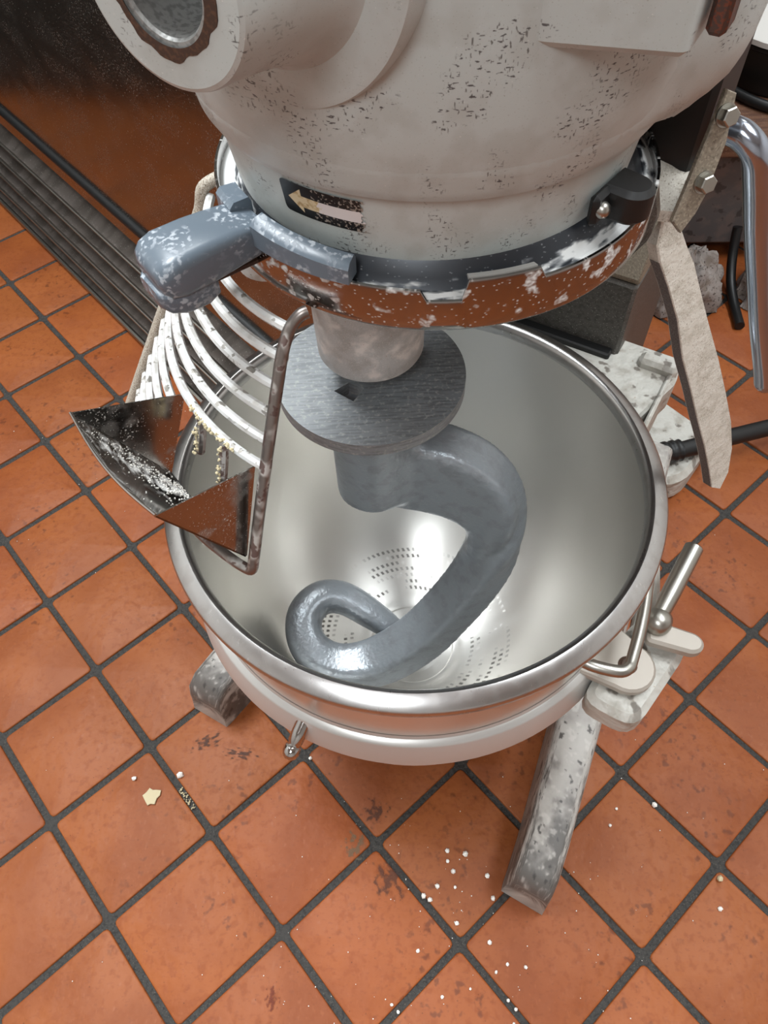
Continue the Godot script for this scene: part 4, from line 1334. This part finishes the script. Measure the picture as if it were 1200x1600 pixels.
func chute() -> void:
	var lipL := Vector3(-0.1998, 0.737, -0.3408); var lipR := Vector3(-0.1336, 0.737, -0.2567)
	var topL := Vector3(-0.1359, 0.7115, -0.3775); var topR := Vector3(-0.0829, 0.7115, -0.3100)
	var botL := Vector3(-0.1549, 0.660, -0.3486); var botR := Vector3(-0.0960, 0.655, -0.2768)
	var t := thing("ingredient_chute", "small stainless steel ingredient chute with flour, hooked in the wire guard", "chute", (botL + botR) / 2)
	var a := MB.new(); sheet(a, [lipL, topL, botL], 0.0012)
	put("side_plate", a, mats.chute, t, 30)
	var b := MB.new(); sheet(b, [lipR, topR, botR], 0.0012)
	put("side_plate", b, mats.chute, t, 30)
	# floor of the chute, bowed a little, with a folded lip
	var f := MB.new()
	var N := 10
	var rings := []
	for i in N + 1:
		var v := float(i) / N
		var top := []; var und := []
		for j in N + 1:
			var u := float(j) / N
			var p := lipL.lerp(lipR, u).lerp(botL.lerp(botR, u), v)
			p += Vector3(-0.55, -0.60, 0.55) * (sin(u * PI) * (0.006 * (1.0 - 0.5 * v) + 0.004 * sin(v * PI)))
			top.append(p); und.append(p + Vector3(-0.55, -0.60, 0.55).normalized() * 0.0012)
		und.reverse()
		rings.append(top + und)
	loft(f, rings)
	var fa := FastNoiseLite.new(); fa.seed = 77; fa.frequency = 0.03; fa.fractal_octaves = 5
	var fb := FastNoiseLite.new(); fb.seed = 78; fb.frequency = 0.2
	var drift := func(u: float, v: float, x: int, y: int) -> float:
		# u up to one half is the upper face, from the left side plate to the right one
		if u > 0.5: return 0.0
		var w := 0.70 + minf(0.0, (v - 0.35) * 1.6) - absf(u - 0.06 - 0.10 * v * v) * (13.0 - 5.0 * v) + fa.get_noise_2d(x, y) * 1.6
		if fb.get_noise_2d(x, y) > 0.45: w += 0.5
		return clampf(w, 0.0, 0.95)
	put("floor_plate", f, flour_ring_material(512, 256, drift, Color(0.42, 0.41, 0.40), 1.0, 0.16), t, 40)
	var l := MB.new()
	var lp := []
	for j in 13:
		var u := j / 12.0
		lp.append(lipL.lerp(lipR, u) + Vector3(-0.55, -0.60, 0.55) * 0.006 * sin(u * PI))
	tube(l, lp, 0.0011, 8)
	put("lip", l, mats.polish, t)
	# a drift of flour left in the fold
	var fl := MB.new()
	for k in 420:
		var v := pow(rng.randf(), 0.6); var u := clampf(0.03 + absf(rng.randfn(0, 0.13)) + (v * v * v) * 0.15, 0.0, 0.8)
		if rng.randf() < 0.25: u = rng.randf()
		var p := lipL.lerp(lipR, u).lerp(botL.lerp(botR, u), v) + Vector3(-0.55, -0.60, 0.55) * (sin(u * PI) * (0.006 * (1.0 - 0.5 * v) + 0.004 * sin(v * PI))) + Vector3(0.0001, 0.0001, -0.0001)
		blob(fl, p, rng.randf_range(0.0003, 0.0009) * (0.4 + v * 0.7))
	var fo := put("flour", fl, mats.flour, t)
	fo.set_meta("kind", "stuff")

# ---------------------------------------------------------------- things behind the mixer
func background() -> void:
	# black power cable with a ribbed strain relief, leaving the base on the right
	var c := thing("power_cable", "thick black power cable with ribbed sleeve running right from the mixer base", "cable", mp(-0.50, 0.12, 0.0))
	var cb := MB.new()
	var path := [Vector3(0.395, 0.085, -0.775), Vector3(0.48, 0.083, -0.792), Vector3(0.60, 0.075, -0.828), Vector3(0.75, 0.055, -0.875), Vector3(0.95, 0.020, -0.93), Vector3(1.3, 0.016, -0.98)]
	tube(cb, smooth_path(path, 6), 0.0150, 16)
	put("cord", cb, mats.rubber, c)
	var sl := MB.new()
	var pts := []; var rad := []
	for k in 45:
		var u := k / 44.0
		pts.append(Vector3(0.352, 0.085, -0.772).lerp(Vector3(0.505, 0.082, -0.800), u))
		rad.append(0.0205 + (0.0018 if k % 4 < 2 else 0.0) - 0.003 * u)
	tube(sl, pts, 0.02, 16, false, rad)
	put("strain_relief", sl, mats.rubber, c, 30)
	# greasy grey equipment case against the back
	var b := thing("equipment_case", "grey painted equipment case with greasy stains standing behind the mixer", "case", Vector3(0.92, 0, -1.63))
	var rot := Basis(Vector3.UP, -0.06)
	var bb := MB.new()
	rbox(bb, Transform3D(rot, Vector3(0.92, 0.155, -1.63)), Vector3(0.64, 0.23, 0.50), 0.012)
	put("body", bb, mats.casegrey, b)
	for sx in [-0.26, 0.26]:
		for z in [-0.19, 0.19]:
			var ft := MB.new()
			lathe(ft, [Vector2(0.0, 0.0), Vector2(0.022, 0.0), Vector2(0.025, 0.006), Vector2(0.022, 0.042), Vector2(0.0, 0.042)], 14, Transform3D(Basis.IDENTITY, Vector3(0.92, 0, -1.63) + rot * Vector3(sx, 0, z)))
			put("foot", ft, mats.black, b)
	# brown wooden board lying on it
	var bd := MB.new()
	rbox(bd, Transform3D(rot, Vector3(0.95, 0.2855, -1.62)), Vector3(0.74, 0.030, 0.58), 0.004)
	var bo := put("wooden_board", bd, mats.wood)
	tag(bo, "brown wooden board lying on the grey equipment case", "board")
	# black tub with a pale lid at the far right
	var tc := Vector3(0.845, 0.3008, -1.60)
	var tb := thing("storage_tub", "black plastic tub with pale lid on the wooden board", "tub", tc)
	var tm := MB.new()
	lathe(tm, [Vector2(0.0, 0.0), Vector2(0.110, 0.0), Vector2(0.116, 0.008), Vector2(0.122, 0.078), Vector2(0.128, 0.082), Vector2(0.128, 0.088), Vector2(0.118, 0.088), Vector2(0.112, 0.012), Vector2(0.0, 0.012)], 40, Transform3D(Basis.IDENTITY, tc))
	put("body", tm, mats.black, tb)
	var lid := MB.new()
	lathe(lid, [Vector2(0.0, 0.089), Vector2(0.126, 0.089), Vector2(0.130, 0.091), Vector2(0.130, 0.100), Vector2(0.124, 0.103), Vector2(0.0, 0.104)], 40, Transform3D(Basis.IDENTITY, tc))
	put("lid", lid, mats.wall, tb)
	# black lead lying across the board in front of the tub
	var ld := MB.new()
	tube(ld, smooth_path([Vector3(0.675, 0.311, -1.72), Vector3(0.690, 0.311, -1.62), Vector3(0.715, 0.311, -1.54), Vector3(0.765, 0.311, -1.46), Vector3(0.84, 0.311, -1.42), Vector3(0.98, 0.311, -1.40)], 6), 0.0098, 12)
	tag(put("black_lead", ld, mats.rubber), "black lead lying across the brown board in front of the tub", "cable")
	# crumpled pale cloths heaped on the floor, one wrapped by a dark strap
	cloth("crumpled_cloth", "crumpled grey-white cloth heaped on the floor below the grey case", Vector3(0.650, 0.0, -1.275), Vector3(0.075, 0.110, 0.070), 3, 0.3)
	cloth("crumpled_cloth", "paler crumpled cloth on the floor beside the chrome tube handle", Vector3(0.830, 0.0, -1.275), Vector3(0.060, 0.10, 0.070), 8, -0.4)
	var sp := MB.new()
	tube(sp, smooth_path([Vector3(0.745, 0.0105, -1.170), Vector3(0.752, 0.0105, -1.230), Vector3(0.754, 0.030, -1.285), Vector3(0.756, 0.070, -1.325), Vector3(0.755, 0.120, -1.345)], 5), 0.010, 10)
	tag(put("dark_strap", sp, mats.rubber), "dark strap lying between the two crumpled cloths", "strap")

func cloth(called: String, label: String, at: Vector3, size: Vector3, sd: int, turn: float) -> void:
	var f := FastNoiseLite.new(); f.seed = sd; f.frequency = 1.3; f.fractal_octaves = 3; f.noise_type = FastNoiseLite.TYPE_SIMPLEX
	var mb := MB.new()
	var nu := 44; var nv := 18
	var b := Basis(Vector3.UP, turn)
	for i in nv + 1:
		var v := float(i) / nv
		var th := v * PI / 2
		for k in nu + 1:
			var a := TAU * (k % nu) / nu
			var dir := Vector3(cos(a) * cos(th), sin(th), sin(a) * cos(th))
			var n := 1.0 + 0.30 * f.get_noise_3d(dir.x * 1.1, dir.y * 0.7, dir.z * 1.1) + 0.05 * sin(a * 7.0 + th * 3.0)
			mb.v(at + b * (dir * size * n) + Vector3(0, 0.002, 0), Vector2(float(k) / nu, v))
	for i in nv:
		for k in nu:
			var o := i * (nu + 1) + k
			mb.q(o, o + 1, o + nu + 2, o + nu + 1)
	tag(put(called, mb, mats.cloth, self, 60), label, "cloth")

# ---------------------------------------------------------------- bits on the floor
# [x, z, width, depth, turn, colour, seed, strength, label]
const SMUDGES := [[-0.2754, -0.3647, 0.060, 0.030, -0.4, Color(0.20, 0.15, 0.13), 1, 0.60, "dark scuff on the tile in front of the left foot, left of two"], [-0.2245, -0.3456, 0.064, 0.024, 0.15, Color(0.22, 0.16, 0.14), 2, 0.60, "dark scuff on the tile in front of the left foot, right of two"], [-0.0326, -0.2573, 0.050, 0.048, 0.3, Color(0.25, 0.17, 0.14), 3, 0.55, "brownish smudge on the tile under the front edge of the bowl"], [-0.0160, -0.1703, 0.068, 0.060, 0.9, Color(0.26, 0.18, 0.15), 4, 0.50, "brownish smudge on the tile in front of the bowl, nearer than the other"], [-0.0599, -0.2139, 0.040, 0.052, 0.2, Color(0.42, 0.37, 0.28), 5, 0.55, "pale grey smear beside a tile joint in front of the bowl"], [-0.1648, -0.0459, 0.024, 0.042, 0.1, Color(0.42, 0.15, 0.06), 6, 0.65, "small rust-red drip stain on a front tile"]]

const SPECKS := [[0.0635, -0.2021, 0.0034], [0.0870, -0.1971, 0.0041], [0.0624, -0.1895, 0.0026], [0.0689, -0.1767, 0.0034], [0.0465, -0.1600, 0.0034], [0.1129, -0.1694, 0.0034], [0.0281, -0.1494, 0.0037], [0.0361, -0.1446, 0.0034], [0.0697, -0.1575, 0.0022], [0.0684, -0.1160, 0.0030], [0.1173, -0.1426, 0.0034], [0.1074, -0.0930, 0.0034], [0.0167, -0.0875, 0.0026], [0.1268, -0.0685, 0.0022], [0.1485, -0.0649, 0.0026], [0.1115, -0.0610, 0.0022], [0.0431, -0.0376, 0.0022], [-0.0188, -0.0322, 0.0022], [-0.0113, -0.0247, 0.0022], [0.1227, -0.0312, 0.0022], [0.0782, -0.0448, 0.0019], [-0.1223, -0.3344, 0.0027], [-0.3732, -0.3170, 0.0036], [-0.3076, -0.3185, 0.0048], [0.3519, -0.2484, 0.0040], [0.4052, -0.1187, 0.0032], [0.2862, -0.2247, 0.0023], [0.2993, -0.2457, 0.0020], [0.1264, -0.0071, 0.0019], [0.1307, -0.0217, 0.0022]]

func crumbs() -> void:
	# torn flake of dried dough
	var fk := MB.new()
	var poly := PackedVector2Array([Vector2(-0.013, 0.002), Vector2(-0.008, 0.006), Vector2(-0.004, 0.012), Vector2(0.001, 0.009), Vector2(0.006, 0.009), Vector2(0.013, 0.008), Vector2(0.012, 0.001), Vector2(0.008, -0.003), Vector2(0.006, -0.011), Vector2(0.000, -0.010), Vector2(-0.004, -0.012), Vector2(-0.008, -0.006)])
	prism(fk, Transform3D(Basis(Vector3.RIGHT, Vector3.FORWARD, Vector3.UP), Vector3(-0.3450, 0.0002, -0.2911)), poly, 0.0022, 0.0006)
	tag(put("dough_flake", fk, mats.dough), "pale torn flake of dried dough on a floor tile", "dough flake")
	var cr := MB.new()
	blob(cr, Vector3(0.4135, 0.004, -0.1534), 0.0042)
	tag(put("dough_crumb", cr, mats.dough), "round cream dough crumb on the tile right of the front leg", "crumb")
	for k in SPECKS.size():
		var s := MB.new()
		var p: Array = SPECKS[k]
		blob(s, Vector3(p[0], p[2] * 0.45, p[1]), p[2])
		var label := "tiny white flour speck on the red tiles left of the pale front leg"
		var group := "flour specks left of the front leg"
		if p[0] > 0.25:
			label = "tiny white flour speck on the red tiles right of the pale front leg"
			group = "flour specks right of the front leg"
		elif p[0] < -0.35: label = "small white flour speck on the tile just left of the dough flake"
		elif p[0] < -0.25: label = "flat white flour speck beside the tile joint right of the dough flake"
		elif p[0] < -0.08: label = "white flour speck in the tile joint by the bowl's locating stud"
		if p[0] < -0.08: group = ""
		tag(put("flour_speck", s, mats.flour), label, "speck", group)
	# scuffs and stains on the tiles: thin films with ragged outlines
	for e in SMUDGES:
		var n := 96
		var im := Image.create(n, n, false, Image.FORMAT_RGBA8)
		var fz := FastNoiseLite.new(); fz.seed = e[6]; fz.frequency = 0.045; fz.fractal_octaves = 5
		var col: Color = e[5]
		for y in n:
			for x in n:
				var q := Vector2(x - n / 2.0, y - n / 2.0) / (n / 2.0)
				var al := clampf((0.75 - q.length()) * 1.4 + fz.get_noise_2d(x, y) * 1.5 - 0.30, 0.0, e[7])
				im.set_pixel(x, y, Color(col.r, col.g, col.b, al))
		var m := plain(Color.WHITE, 0.7)
		m.albedo_texture = ImageTexture.create_from_image(im)
		m.transparency = BaseMaterial3D.TRANSPARENCY_ALPHA
		var sm := MB.new()
		var bx: Vector3 = Vector3(cos(e[4]), 0, sin(e[4])) * (e[2] * 0.5); var by: Vector3 = Vector3(-sin(e[4]), 0, cos(e[4])) * (e[3] * 0.5)
		var cc := Vector3(e[0], 0.0006, e[1])
		for c in [[-1, -1], [1, -1], [1, 1], [-1, 1]]: sm.v(cc + bx * c[0] + by * c[1], Vector2(c[0] * 0.5 + 0.5, c[1] * 0.5 + 0.5))
		sm.q(0, 1, 2, 3)
		tag(put("floor_stain", sm, m), e[8], "stain")
	var jb := MB.new()
	for k in 40:
		blob(jb, Vector3(-0.2945, -0.001, -0.2859) + Vector3(0.6326, 0, 0.7745) * rng.randf_range(-0.018, 0.018) + Vector3(0.7745, 0, -0.6326) * rng.randf_range(-0.004, 0.004), rng.randf_range(0.0006, 0.0016))
	var jo := put("joint_debris", jb, mats.dough)
	tag(jo, "crumbly pale debris caught in the dark joint near the dough flake", "debris")
	jo.set_meta("kind", "stuff")
	var dust := MB.new()
	for k in 260:
		var p := Vector3(rng.randf_range(-0.75, 0.6), 0.0004, rng.randf_range(-1.2, 0.12))
		if rng.randf() < 0.55: p = Vector3(0.07 + rng.randfn(0, 0.13), 0.0004, -0.08 + rng.randfn(0, 0.10))
		blob(dust, p, rng.randf_range(0.0003, 0.0009))
	var d := put("flour_dust", dust, mats.flour)
	tag(d, "fine flour dust scattered over the tiles", "dust")
	d.set_meta("kind", "stuff")
